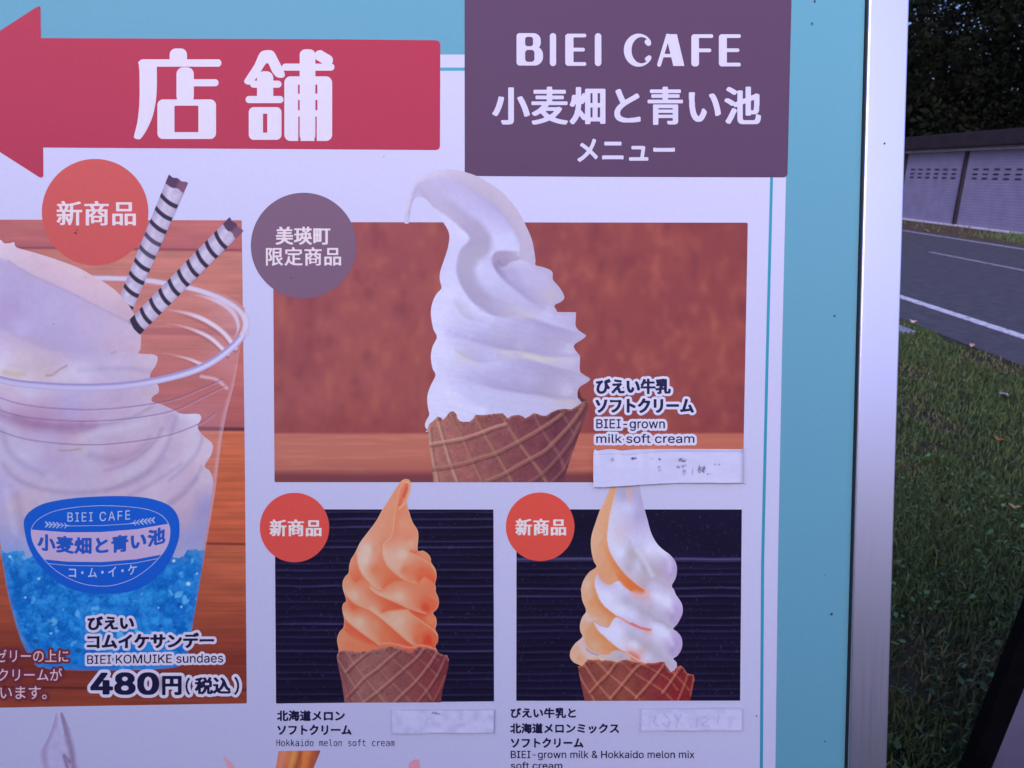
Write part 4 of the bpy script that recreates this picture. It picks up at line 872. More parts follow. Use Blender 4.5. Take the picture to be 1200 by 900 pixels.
for q, c in (((400, 60), WW), ((520, 170), WW), ((600, 200), (200, 198, 249)), ((620, 110), (192, 187, 232)), ((740, 160), WT), ((840, 220), (184, 176, 214)), ((880, 100), WW), ((800, 60), (203, 201, 251)), ((950, 160), (180, 164, 222)), ((970, 120), (190, 180, 234)), ((920, 250), (176, 163, 216)), ((480, 340), WW), ((620, 440), WW), ((640, 360), (190, 185, 230)), ((740, 430), WT), ((820, 480), (184, 175, 212)), ((860, 340), WW), ((780, 320), (202, 200, 250)), ((950, 420), (178, 162, 220)), ((920, 500), (174, 160, 212)), ((260, 60), (210, 162, 142)), ((300, 170), (212, 158, 132)), ((380, 240), (210, 158, 136)), ((300, 110), (216, 146, 112)), ((240, 280), (208, 164, 146)), ((280, 330), (216, 150, 118)), ((320, 440), (210, 160, 138)), ((420, 440), (218, 142, 106)), ((170, 480), (208, 162, 144)), ((200, 550), (212, 156, 132)), ((150, 530), (206, 162, 148)), ((330, 545), (212, 170, 156)), ((720, 540), (198, 194, 242)), ((830, 560), (186, 178, 224)), ((930, 600), (186, 176, 222)), ((560, 530), (182, 178, 218))): mx_.dot(*b([q])[0], c, 1.3)
mx_.solve(.8); wm = smooth01((mx_.rgb[..., 2] - 178) / 30); mx_.soften(wm * (1 - .0 * wm), 3.2); mx_.contrast((206, 204, 252), 1.6, wm); mx_.rgb = np.where(wm[..., None] < .5, mx_.rgb * np.array([1.0, 1.0, 1.02]), mx_.rgb)
mx_.stroke(a([(490, 755), (560, 822), (620, 858), (680, 880)]), 3.2, (222, 108, 62), .5, 1.8); mx_.stroke(b([(600, 268), (660, 298), (720, 314), (750, 318)]), 2.0, (196, 84, 72), .75, 1.0)
mx_.stroke(a([(560, 62), (566, 120), (575, 175), (590, 188), (604, 178)]), 2.2, (198, 166, 176), .75, 1.2); mx_.stroke(a([(582, 40), (585, 90), (584, 140)]), 5.5, (206, 162, 156), .5, 2.0)
for pts, w, c, al, sf in ((a([(585, 500), (598, 600), (620, 690), (660, 770)]), 4, (178, 168, 200), .6, 3), (a([(680, 640), (760, 740), (840, 800), (890, 830)]), 6, (176, 167, 202), .6, 4), (a([(640, 560), (700, 640), (760, 760)]), 4, (206, 204, 250), .6, 3.5), (a([(820, 570), (890, 630), (900, 720)]), 5, (204, 202, 250), .5, 4), (a([(935, 660), (940, 740), (915, 820)]), 4, (172, 158, 212), .6, 3),
        (b([(580, 90), (690, 140), (790, 200), (900, 290)]), 5, (176, 168, 206), .6, 3.5), (b([(770, 240), (850, 262), (925, 310)]), 2, (160, 150, 196), .7, 1.2), (b([(930, 60), (975, 130), (950, 230)]), 5, (178, 164, 218), .5, 4), (b([(600, 350), (700, 410), (800, 480), (910, 560)]), 5, (176, 168, 206), .6, 3.5), (b([(940, 350), (975, 420), (940, 500)]), 5, (176, 162, 216), .5, 4), (b([(760, 40), (860, 90), (920, 170)]), 5, (206, 204, 252), .5, 4), (b([(780, 300), (870, 350), (920, 430)]), 5, (206, 204, 252), .5, 4)):
    mx_.stroke(pts, w, c, al, sf)
mx_.stroke(a([(600, 210), (625, 330), (645, 440)]), 1.4, (176, 168, 222), .5, 1.5)
for i in range(7):
    mx_.stroke(a([(440 - 14 * i, 130 + 25 * i), (385 - 12 * i, 330), (360 - 11 * i, 480), (375 - 10 * i, 600), (420 - 10 * i, 700)]), .7, (224, 138, 104), .28, .6)
    mx_.stroke(b([(315 - 14 * i, 40), (330 - 12 * i, 110), (390 - 13 * i, 190), (440 - 10 * i, 235)]), .7, (224, 138, 104), .26, .6); mx_.stroke(b([(290 - 12 * i, 270), (310 - 11 * i, 340), (370 - 11 * i, 420), (440 - 8 * i, 470)]), .7, (224, 138, 104), .26, .6)
mx_.stroke(b([(248, 468), (290, 500), (340, 518)]), 1.2, (110, 92, 150), .6, .8); mx_.stroke(b([(300, 245), (360, 285), (410, 298)]), .9, (150, 110, 120), .6, .7)
mx_.blend(smooth01((fbm(mx_.X / 2.5, mx_.Y / 2, 77, 2) - .55) * 5) * smooth01((mx_.Y - 765) / 3) * smooth01((1 - np.abs(mx_.X - 732) / 20)) * .6, (150, 150, 176))
ed = -sdf(mx_.X, mx_.Y, out3); mx_.noise(.03, 3, 5, 9); mx_.grain(.03)
mx_.build('soft_cream', pic3, .0010, out3)
k = b
rim3 = k([(180, 602), (215, 600), (240, 572), (260, 550), (300, 556), (340, 550), (370, 560), (400, 555), (450, 560), (490, 572), (530, 553), (580, 555), (620, 572), (650, 577), (690, 587), (730, 577), (780, 580), (820, 568), (855, 568), (875, 605), (900, 645), (920, 652), (940, 625), (960, 602), (985, 598), (1015, 625), (1022, 645), (1045, 662), (1085, 670), (1092, 710)])
R3, R3b = (162, 88, 80), (176, 110, 100)
rg = [(k(p), w, c, .78) for p, w, c in [([(190, 660), (230, 740), (300, 850), (315, 885)], 2.2, R3b), ([(240, 600), (330, 735), (430, 850), (455, 885)], 2.6, R3b), ([(335, 570), (420, 660), (520, 742), (640, 845), (670, 880)], 2.6, R3b), ([(515, 565), (610, 650), (740, 732), (850, 802), (930, 880)], 2.6, R3), ([(690, 592), (800, 650), (900, 715), (960, 790)], 1.8, R3), ([(930, 660), (1000, 730), (1050, 790)], 2, R3),
    ([(275, 805), (340, 735), (420, 655), (480, 570)], 2.6, R3b), ([(435, 855), (520, 752), (610, 642), (665, 588)], 2.6, R3b), ([(630, 855), (740, 732), (830, 622), (850, 590)], 2.6, R3b), ([(840, 812), (880, 760), (935, 680), (985, 605)], 2.6, R3b), ([(960, 875), (1020, 730), (1040, 665)], 2.4, R3), ([(1060, 830), (1085, 700)], 1.8, R3)]]
cone(pic3, 674, 770, 818, 823, rim3 + k([(1075, 790), (1060, 872), (235, 874), (210, 760), (190, 660)]), [(112, 52, 58), (128, 68, 66), (128, 66, 64), (118, 50, 56), (118, 36, 46), (112, 30, 40)], rg, (196, 120, 104), .0013, rim3, 3)

# captions under the two lower pictures
CP = (26, 24, 62)
letters(board, '北海道メロン', 324.3, 832, 404.5, 845, CP, .0009, .62, 1.2, .3, name='caption')
letters(board, 'ソフトクリーム', 324.8, 849, 412.3, 861.3, CP, .0009, .66, 1.2, .3, name='caption')
letters(board, 'Hokkaido melon soft cream', 324, 866, 462.5, 874.3, (40, 38, 78), .0009, .03, 1.0, .25, mono=True, name='caption')
letters(board, 'びえい牛乳と', 598, 829, 675.3, 841.5, CP, .0009, .62, 1.2, .3, name='caption')
letters(board, '北海道メロンミックス', 597.5, 847, 725.8, 859.5, CP, .0009, .62, 1.2, .3, name='caption')
letters(board, 'ソフトクリーム', 598.3, 864.3, 684, 876.3, CP, .0009, .66, 1.2, .3, name='caption')
letters(board, 'BIEI-grown milk & Hokkaido melon mix', 598.5, 879.3, 813.8, 890.8, (34, 32, 72), .0009, .2, 1.0, .25, name='caption')
letters(board, 'soft cream', 598.5, 892.5, 659, 901.2, (34, 32, 72), .0009, .2, 1.0, .25, name='caption')

# ------------------------------------------------------------------ picture 4: blue jelly sundae
wd = Pic(-150, 256, 292, 832, 1.3)
X, Y = wd.X, wd.Y
def wood_paint(p):
    X, Y = p.X, p.Y; keys = [(256, (182, 106, 110)), (291, (174, 98, 110)), (297, (188, 120, 118)), (340, (188, 118, 116)), (420, (180, 104, 106)), (499, (166, 88, 98)), (507, (192, 104, 82)), (560, (194, 98, 74)), (634, (178, 86, 68)), (642, (174, 90, 72)), (720, (150, 72, 58)), (770, (118, 50, 46)), (830, (126, 58, 50))]
    yy = Y + (X - 250) * -.012
    p.rgb = np.stack([np.interp(yy, [q[0] for q in keys], [q[1][c] for q in keys]) for c in range(3)], -1)
    g = fbm(X / 90, Y / 1.9, 31, 4); g2 = fbm(X / 40, Y / 9, 32, 3); fine = smooth01((Y - 500) / 10)
    p.rgb *= (1 + (.10 + .12 * fine) * (g - .5) + .16 * (g2 - .5))[..., None]
    for (sy, w, c, al) in ((293, 2.2, (126, 62, 86), .7), (389, 5, (150, 78, 92), .5), (502.5, 3.0, (82, 42, 66), .85), (637, 2.2, (104, 44, 42), .8), (808, 2.2, (74, 30, 36), .8)):
        p.blend(smooth01((w - np.abs(yy - sy)) / 1.6) * al, c)
    sh = smooth01(1 - np.abs(Y - 785) / 34) * smooth01((330 - X) / 140); p.blend(sh * .4, (96, 38, 42))
wood_paint(wd); pic4 = wd.build('picture', board, .0005, [(-150, 257), (283.3, 258.2), (287, 540), (289.3, 824.2), (140, 826.6), (-150, 832)])

rim_o = spline([(100, 458), (150, 455.5), (200, 446.5), (240, 433.5), (270, 414), (287, 396), (293.5, 379), (286.5, 361), (263, 345.5), (224, 333), (171, 324), (120, 321.5), (60, 323), (-40, 338), (-92, 380), (-60, 425), (0, 449), (50, 456)], True, 8)
rim_m = spline([(100, 455), (150, 452.5), (200, 443), (240, 429.5), (268, 410), (283, 393), (287.5, 378), (280, 363.5), (258, 349.5), (222, 337.5), (170, 328.5), (120, 326), (60, 327.5), (-36, 342), (-86, 380), (-56, 421), (2, 445.5), (50, 453)], True, 8)
body = spline([(-92, 385), (100, 385), (278, 386), (281.5, 405), (274.5, 450), (266.5, 482), (261, 510), (257, 540), (252, 580), (246, 615), (240, 650), (232, 700), (226, 735), (221, 765), (216, 778), (190, 784), (110, 786), (50, 783), (38, 773), (27, 756), (18, 730), (8, 690), (0, 645), (-30, 520), (-60, 440)], True, 5)
def cup_lines(p):
    for y0, y1, y2, xe, ye in ((466, 480, 468.7, 262, 444), (480.5, 493.5, 482, 264, 452), (505, 521.3, 509.3, 252, 484)):
        p.stroke([(-60, y0 - 26), (0, y0), (40, (y0 + y1) / 2 + 3), (100, y1), (150, y1 - 3), (200, y2), (235, (y2 + ye) / 2 - 1), (xe, ye)], 1.0, (116, 82, 142), .75, .7)
        p.stroke([(100, y1 + 2), (150, y1 - 1), (200, y2 + 2), (235, (y2 + ye) / 2 + 1), (xe, ye + 1.5)], 1.0, (206, 190, 232), .35, .9)
cp = Pic(-100, 318, 300, 790, 1.2); wood_paint(cp)
cp.blend(np.full(cp.X.shape, .16), (196, 150, 176)); cp.blend(smooth01((cp.X - 225) / 50) * smooth01((470 - cp.Y) / 60) * .25, (206, 170, 200))
cp.blend(smooth01((cp.Y - 455) / 30) * .22, (188, 140, 170))
dR = poly_dist(cp.X, cp.Y, spline([(288, 405), (276, 450), (266.5, 482), (261, 510), (257, 540), (252, 580), (246, 615), (238, 660)]), False)
cp.blend(smooth01(1 - dR / 7) * .5, (214, 190, 222)); cp.blend(smooth01(1 - dR / 2) * .4, (150, 90, 110))
cp.blend(smooth01((cp.X - 285 - (cp.Y - 258) * .009) / 1.5), (200, 193, 238))
for pts, w in (([(190, 361.5), (204, 364), (222, 368), (242, 376), (262, 390), (276, 408)], 5.0), ([(196, 379), (208, 381), (228, 387), (248, 397), (267, 415)], 4.4), ([(190, 414), (203, 416), (222, 421), (242, 429.5)], 3.8)):
    d = poly_dist(cp.X, cp.Y, spline(pts), False); ramp = smooth01((cp.X - pts[0][0]) / 50); ww = w * (.25 + .75 * ramp)
    cp.blend(smooth01((ww / 2 + 1.0 - poly_dist(cp.X, cp.Y - w * .7, spline(pts), False)) / 2) * ramp * .5, (150, 82, 96))
    cp.blend(smooth01((ww / 2 + .9 - d) / 1.8) * (.25 + .65 * ramp), (218, 207, 242))
cp.stroke([(236, 441), (254, 445), (266, 455)], 3.5, (214, 186, 216), .75, 1.5)
dm = poly_dist(cp.X, cp.Y, rim_m, True); back = cp.Y < 392 + 0 * cp.X
cp.blend(smooth01((3.6 - dm) / 1.8) * np.where(cp.Y < 400, .92, 0), (203, 196, 240)); cp.blend(smooth01((1.2 - np.abs(poly_dist(cp.X, cp.Y, rim_o, True) - 1.5)) / 1.2) * np.where(cp.Y < 400, .3, 0), (158, 128, 172))
br2 = spline([(218, 343), (245, 352), (268, 366), (277, 384), (272, 400), (282, 384), (276, 364), (255, 350)], True, 6)
cp.blend(smooth01(-sdf(cp.X, cp.Y, br2) / 2) * .75, (208, 200, 242))
cup_lines(cp); cp.grain(.03)
Fc = np.minimum(sdf(cp.X, cp.Y, rim_o), sdf(cp.X, cp.Y, body))
cup = cp.build('plastic_cup', pic4, .0008, field=Fc)

sc = Pic(-100, 270, 262, 672, 1.1)
out4 = spline([(-100, 300), (-60, 282), (-20, 280), (0, 281), (5, 285), (12, 285), (17, 284), (20, 290), (40, 296), (60, 302), (90, 313), (107, 322), (130, 336), (145, 350), (158, 369), (165, 390), (165, 408), (163, 414), (180, 415.5), (185, 419), (183, 428), (178, 435), (176, 442), (182, 447), (186, 453), (186, 460), (180, 464), (178, 470), (190, 474), (203, 480), (214, 485), (232, 485), (236, 490), (232, 500), (238, 510), (249, 520), (248, 532), (240, 546), (246, 552), (250, 565), (246, 600), (243, 640), (180, 668), (60, 668), (0, 655), (-40, 560), (-100, 440)], True, 5)
a = Z(0, 270, 6); b = Z(0, 400, 6); c_ = Z(120, 460, 6); d_ = Z(0, 540, 5)
T1, T2, T3, PK, HI = (186, 166, 203), (158, 147, 206), (150, 138, 198), (152, 118, 168), (184, 182, 232)
sc.curve(a([(-200, 190), (0, 198), (60, 215), (130, 262), (230, 318), (330, 362), (430, 408), (520, 450), (620, 502), (720, 552), (820, 602), (905, 645)]), [(186, 176, 214), (184, 168, 202), (180, 158, 196), (176, 156, 198), (176, 156, 196), (166, 142, 186)], [(158, 148, 214), (150, 140, 200), (152, 143, 204), (156, 147, 208), (160, 150, 206), (166, 152, 198)], .9)
sc.curve(a([(-200, 90), (0, 70), (110, 105), (250, 160), (420, 225), (600, 310), (780, 400), (860, 450), (930, 560)]), None, [(200, 190, 232), (190, 174, 214), (186, 164, 200), (188, 166, 198), (184, 162, 194), (172, 150, 186)], 1.2)
sc.curve(a([(-200, 640), (0, 690), (100, 738), (250, 808), (380, 852), (520, 882), (700, 882), (800, 870), (850, 850), (960, 860)]), [(146, 136, 200), (150, 138, 196), (152, 138, 196), (150, 140, 202), (168, 148, 190), (168, 146, 188)], [(164, 156, 216), (166, 152, 200), (170, 158, 200), (160, 150, 208), (166, 156, 206), (166, 158, 208)], 1.6)
sc.curve(a([(905, 650), (970, 730), (985, 800), (960, 855)]), None, [(170, 156, 202), (172, 152, 192)], 1)
for q, c in (((100, 350), (152, 144, 206)), ((400, 560), (160, 152, 210)), ((100, 540), (150, 134, 196)), ((650, 700), (164, 152, 208)), ((850, 700), (170, 156, 204)), ((450, 720), (152, 144, 204)), ((880, 590), (170, 148, 186)), ((560, 390), (182, 160, 196)), ((300, 270), (180, 158, 194)), ((150, 700), (162, 156, 222)), ((800, 800), (168, 152, 198)), ((300, 420), (154, 146, 206))): sc.dot(*a([q])[0], c, 2)
sc.curve(b([(310, 245), (370, 240), (420, 200), (500, 165)]), [(168, 148, 176), (168, 152, 196)], [(184, 174, 208), (186, 180, 226)], .9)
for q, c in (((80, 225), (186, 172, 186)), ((20, 160), (190, 186, 236)), ((300, 225), (172, 156, 184)), ((560, 215), (184, 178, 226)), ((800, 180), (168, 160, 210)), ((1040, 200), (172, 158, 200)), ((1090, 110), (176, 164, 206)), ((200, 340), (180, 178, 230)), ((60, 330), (174, 158, 204)), ((500, 400), (152, 146, 208)), ((850, 400), (158, 140, 192)), ((1050, 350), (168, 152, 192)), ((300, 560), (146, 112, 166)), ((450, 590), (150, 118, 170)), ((150, 530), (152, 120, 172)), ((600, 580), (158, 132, 184)), ((350, 650), (156, 148, 208)), ((700, 650), (160, 150, 200)), ((900, 600), (164, 152, 200)), ((1000, 560), (166, 156, 202)), ((40, 560), (160, 152, 212)), ((500, 520), (150, 142, 206)), ((60, 660), (164, 152, 200)), ((180, 780), (172, 168, 224)), ((550, 740), (170, 156, 190)), ((500, 830), (156, 144, 202)), ((800, 830), (158, 132, 182)), ((900, 800), (162, 140, 186)), ((650, 790), (164, 160, 214)), ((60, 850), (168, 162, 220)), ((1080, 860), (160, 140, 190)), ((1150, 680), (166, 152, 196)), ((380, 860), (150, 136, 196))): sc.dot(*b([q])[0], c, 2)
sc.curve(b([(1200, 640), (1170, 720), (1110, 810), (1060, 880)]), [(170, 158, 204), (168, 156, 204)], [(160, 146, 186), (162, 148, 192)], 1.3)
for q, c in (((630, 160), (190, 188, 236)), ((620, 230), (178, 168, 214)), ((500, 200), (152, 136, 192)), ((480, 330), (170, 152, 186)), ((600, 400), (170, 158, 206)), ((720, 330), (174, 160, 202)), ((650, 560), (164, 146, 192)), ((500, 620), (166, 154, 204)), ((700, 620), (172, 158, 200)), ((300, 520), (168, 154, 200)), ((150, 560), (162, 156, 212)), ((250, 600), (152, 132, 182)), ((100, 660), (172, 154, 186)), ((350, 700), (172, 162, 208)), ((760, 480), (184, 174, 214)), ((600, 760), (170, 148, 186)), ((720, 800), (120, 118, 190))): sc.dot(*c_([q])[0], c, 2)
sc.curve(c_([(480, 300), (440, 400), (330, 540), (200, 620), (30, 680)]), (160, 142, 192), (174, 160, 204), 1.5)
for q, c in (((100, 60), (158, 150, 212)), ((400, 60), (156, 142, 200)), ((300, 140), (164, 154, 208)), ((650, 130), (166, 152, 198)), ((900, 80), (166, 150, 198)), ((30, 200), (150, 146, 214)), ((60, 330), (152, 142, 198)), ((100, 260), (168, 150, 182)), ((200, 200), (168, 152, 196)), ((1080, 200), (164, 142, 190)), ((1080, 350), (150, 132, 184)), ((50, 470), (130, 132, 204)), ((1120, 440), (120, 126, 196)), ((60, 560), (90, 130, 210)), ((600, 640), (90, 120, 205))): sc.dot(*d_([q])[0], c, 2)
sc.solve(1.5); sc.soften(np.where(sc.Y > 412, 1.0, 0.0), 4.0); sc.contrast((170, 158, 207), .92); sc.rgb += np.array([13., 13., 11.]); sc.rgb = (sc.rgb * .72 + blur(sc.rgb, 8) * .28) * np.array([1.06, 1.035, 1.005])
sc.stroke(a([(60, 215), (130, 262), (230, 318), (330, 362), (430, 408), (520, 450), (620, 502), (720, 552), (820, 602), (905, 645)]), 1.6, (152, 134, 182), .5, 1.6)
for pts, w, c, al, sf in ((d_([(20, 20), (70, 80), (150, 132), (300, 172), (450, 184), (600, 172), (750, 132), (880, 60), (960, -20)]), 5, (150, 130, 178), .55, 4), (d_([(40, 0), (110, 70), (220, 120), (380, 150), (560, 150), (700, 120), (820, 60)]), 9, (184, 172, 214), .5, 6),
        (c_([(520, 180), (480, 300), (440, 400), (330, 540), (200, 620), (30, 690)]), 4, (150, 132, 184), .5, 4), (c_([(570, 190), (540, 300), (480, 420), (380, 540)]), 10, (182, 170, 212), .45, 7), (c_([(700, 520), (640, 640), (560, 730), (450, 800)]), 3, (152, 132, 180), .45, 3), (c_([(760, 420), (720, 560), (620, 680)]), 7, (184, 172, 214), .4, 5),
        (b([(-60, 480), (60, 540), (180, 580), (330, 606), (520, 612), (660, 590)]), 9, (148, 112, 160), .55, 6), (b([(700, 640), (850, 620), (1000, 570), (1100, 500)]), 6, (186, 172, 212), .4, 6), (b([(20, 640), (60, 760), (160, 860), (300, 930)]), 6, (146, 134, 190), .45, 5), (b([(90, 640), (170, 740), (260, 800)]), 12, (184, 178, 226), .5, 8), (b([(640, 800), (800, 830), (950, 790), (1050, 700)]), 7, (152, 122, 170), .45, 6),
        (b([(560, 200), (700, 195), (900, 190), (1050, 215)]), 5, (150, 136, 190), .35, 4), (b([(300, 300), (600, 320), (900, 300), (1060, 262)]), 4, (152, 140, 194), .4, 4),
        (b([(520, 640), (640, 600), (800, 570), (960, 520), (1080, 450)]), 3, (150, 130, 182), .5, 3), (b([(580, 680), (720, 640), (880, 610), (1040, 560)]), 7, (196, 188, 228), .55, 5),
        (c_([(420, 250), (380, 330), (280, 430), (150, 510), (20, 550)]), 3, (148, 130, 184), .5, 3), (c_([(440, 310), (390, 400), (300, 490), (180, 560)]), 8, (196, 188, 230), .5, 5),
        (c_([(690, 250), (700, 330), (660, 430), (560, 540), (470, 620)]), 3, (150, 132, 184), .45, 3), (c_([(640, 260), (650, 340), (600, 440), (500, 540)]), 9, (198, 192, 232), .5, 6),
        (d_([(760, 200), (860, 150), (960, 90), (1060, 20)]), 4, (152, 134, 186), .4, 3), (d_([(1000, 240), (1080, 180), (1150, 100)]), 5, (146, 126, 178), .45, 4), (d_([(40, 180), (60, 300), (90, 420)]), 5, (196, 190, 236), .5, 5), (d_([(100, 200), (130, 330), (140, 420)]), 6, (158, 138, 180), .45, 5),
        (b([(150, 330), (260, 350)]), 6, (188, 186, 236), .6, 5), (b([(420, 190), (520, 180), (660, 200)]), 9, (192, 186, 228), .55, 6), (b([(60, 170), (200, 190)]), 6, (182, 174, 222), .4, 5), (c_([(560, 150), (640, 150), (690, 160)]), 8, (198, 194, 238), .7, 5)):
    sc.stroke(pts, w, c, al, sf)
sc.stroke(b([(330, 240), (370, 236), (420, 198), (470, 172)]), 2.2, (150, 118, 128), .55, 1.4); sc.stroke(b([(30, 215), (100, 228), (180, 232)]), 5, (188, 170, 172), .55, 3)
sc.stroke(b([(415, 768), (490, 766), (570, 755)]), 1.6, (156, 124, 128), .6, 1.2); sc.stroke(b([(100, 530), (250, 575), (420, 592), (580, 586)]), 5, (146, 108, 160), .45, 3.5)
sc.stroke(b([(785, 88), (815, 72)]), 1.6, (150, 116, 150), .5, 1.4)
cup_lines(sc); ed = -sdf(sc.X, sc.Y, out4); sc.noise(.05, 7, 6, 12); sc.grain(.025)
Fs = np.maximum(sdf(sc.X, sc.Y, out4), np.where(sc.Y > 470, sdf(sc.X, sc.Y, body) + 2.5, -99))
sc.build('soft_cream', pic4, .0010, field=Fs)

jl = Pic(-20, 600, 252, 790, 1.0)
X, Y = jl.X, jl.Y; jl.fill((22, 110, 210))
n = fbm(X / 22, Y / 18, 61, 3); f = fbm(X / 7, Y / 5.5, 62, 3); f2 = fbm(X / 2.4, Y / 2.2, 63, 2)
jl.blend(smooth01((n - .48) * 4) * .55, (44, 140, 232)); jl.blend(smooth01((.45 - n) * 4) * .5, (10, 92, 192)); jl.blend(smooth01((f - .52) * 6) * .35, (64, 158, 238)); jl.blend(smooth01((.42 - f) * 6) * .45, (6, 76, 172))
jl.blend(smooth01((f2 - .70) * 8) * .3, (110, 188, 246)); jl.blend(smooth01((.26 - f2) * 9) * .35, (8, 52, 128))
vx, vy = np.meshgrid(np.arange(-20, 260, 9.0), np.arange(600, 800, 8.0)); gv = np.random.default_rng(3); vx = (vx + gv.uniform(-4, 4, vx.shape)).ravel(); vy = (vy + gv.uniform(-4, 4, vy.shape)).ravel()
d1 = np.full(X.shape, 1e9); d2 = d1.copy(); vi = np.zeros(X.shape, int)
for i_, (a_, b_) in enumerate(zip(vx, vy)):
    dd = np.hypot(X - a_ + 3 * (n - .5) * 6, Y - b_ + 12 * (f - .5)); nearer = dd < d1; d2 = np.where(nearer, d1, np.minimum(d2, dd)); vi = np.where(nearer, i_, vi); d1 = np.minimum(d1, dd)
tone = gv.random(len(vx))[vi]; rim_ = d2 - d1
jl.blend(smooth01((tone - .45) * 3) * .40, (58, 150, 236)); jl.blend(smooth01((.35 - tone) * 3) * .35, (8, 84, 184)); jl.blend(smooth01(1 - rim_ / 2.2) * .28, (10, 74, 168)); jl.blend(smooth01((tone - .86) * 14) * smooth01((rim_ - 1.5) / 3) * .5, (132, 196, 248))
jl.blend(smooth01((672 - Y) / 36) * smooth01((fbm(X / 9, Y / 9, 68, 3) - .36) * 4) * .6, (116, 156, 222)); jl.blend(smooth01((Y - 735) / 45) * .3, (4, 86, 196))
for cx, cy, r in ((215.5, 644, 2.2), (204, 657, 1.8), (221, 684, 2.4), (213, 711, 1.2), (221, 643, 1.2), (200, 646, 1), (231, 672, 1.2), (46, 678, 1.4), (30, 700, 1.2), (12, 652, 1.5), (160, 735, 1.2), (186, 712, 1), (60, 742, 1.2)):
    jl.blend(smooth01((r + .8 - np.hypot(X - cx, Y - cy)) / 1.4) * .8, (186, 216, 250))
for cx, cy, r in ((42, 751, 4), (92, 762, 4), (60, 730, 2.5), (172, 745, 2.5), (188, 733, 2.5), (210, 708, 2.2), (50, 722, 2), (118, 700, 2), (205, 735, 2.5), (30, 735, 2)):
    jl.blend(smooth01((r + 1 - np.hypot(X - cx, (Y - cy) * 1.4)) / 2.5) * .55, (10, 52, 118))
dB = -sdf(X, Y, body); jl.blend(smooth01(1 - dB / 9) * .45, (84, 120, 200)); jl.stroke([(2, 660), (12, 705), (24, 742), (40, 770)], 3, (120, 130, 190), .5, 2)
top = 640 + 26 * (fbm(X / 17, X * 0, 66, 4) - .5) + 7 * np.sin(X / 31 + 1) + np.where(X < 30, -6, 0)
jl.grain(.03); jl.build('blue_jelly', pic4, .0012, field=np.maximum(top - Y, sdf(X, Y, body) + .6))

# front of the cup's rim
X, Y = np.meshgrid(np.arange(-96, 298, .7), np.arange(380, 464, .7)); rp = Pic(-96, 380, 298, 464, .8)
rp.fill((190, 182, 236)); dm = poly_dist(rp.X, rp.Y, rim_m, True); do = -sdf(rp.X, rp.Y, rim_o)
rp.blend(smooth01((do - 4.6) / 2.4) * .75, (142, 130, 196)); rp.blend(smooth01(1 - do / 2.2) * .5, (160, 148, 210)); rp.blend(smooth01((rp.X - 120) / 120) * smooth01(1 - np.abs(do - 3.5) / 2.5) * .8, (208, 202, 246))
rp.build('cup_rim', cup, .0013, field=np.maximum(np.abs(do - 4.2) - 4.2, np.where((rp.Y > 392) & (rp.X > -40), -9.0, 9.0) * np.where(rp.Y > 391, 1, 1)))

# wafer sticks
def stick(p0, p1, w0, w1, stripes, tip, z, extra=()):
    p0, p1 = np.array(p0, float), np.array(p1, float); ax = p1 - p0; L = np.linalg.norm(ax); ax /= L; nr = np.array([-ax[1], ax[0]])
    lo = np.minimum(p0, p1) - 20; hi = np.maximum(p0, p1) + 20; p = Pic(lo[0], lo[1], hi[0], hi[1], .7)
    s = (p.X - p0[0]) * ax[0] + (p.Y - p0[1]) * ax[1]; v = (p.X - p0[0]) * nr[0] + (p.Y - p0[1]) * nr[1]; w = (w0 + (w1 - w0) * np.clip(s / L, 0, 1)) / 2; q = v / w
    p.fill((188, 178, 218)); p.blend(smooth01(np.abs(q + .1) - .25) * .7, (150, 136, 184)); p.blend(smooth01(1 - np.abs(q - .25) * 2.2) * .4, (206, 202, 238)); p.noise(.16, 5, 5, 71)
    for (c0, th, wd, al) in stripes:
        ph = s - c0 + q * th - 2.0 * (1 - q * q); p.blend(smooth01((wd / 2 + .7 - np.abs(ph)) / 1.4) * al, (46, 34, 62))
    for (ss, qq, r, al, c) in extra: p.blend(smooth01((r + .8 - np.hypot(s - ss, v - qq)) / 1.6) * al, c)
    tn = tip + 1.0 * np.sin(q * 5) + 1.6 * (fbm(p.X / 3, p.Y / 3, 73, 2) - .5); p.blend(smooth01((tn - s) / 1.5), (84, 58, 96)); p.blend(smooth01((tn - s) / 1.5) * smooth01((.1 - q) * 2) * .6, (146, 96, 124))
    p.grain(.05)
    F = np.maximum(np.abs(v) - w, np.maximum(-s - .7 * np.sin(q * 7 + 1), s - L))
    return p.build('wafer_stick', pic4, z, field=F)
stick((209, 210), (146, 360), 24.5, 20, [(27.5 + 16.3 * i, 2.8, 5.0, .95 if i not in (3, 4) else .75) for i in range(9)], 12, .0009)
stick((277, 263), (156.5, 385), 23, 21, [(25.5 + 15.6 * i, 2.2, 4.8, .95) for i in range(9)] + [(165, 2.2, 8, .95)], 12.5, .00115)

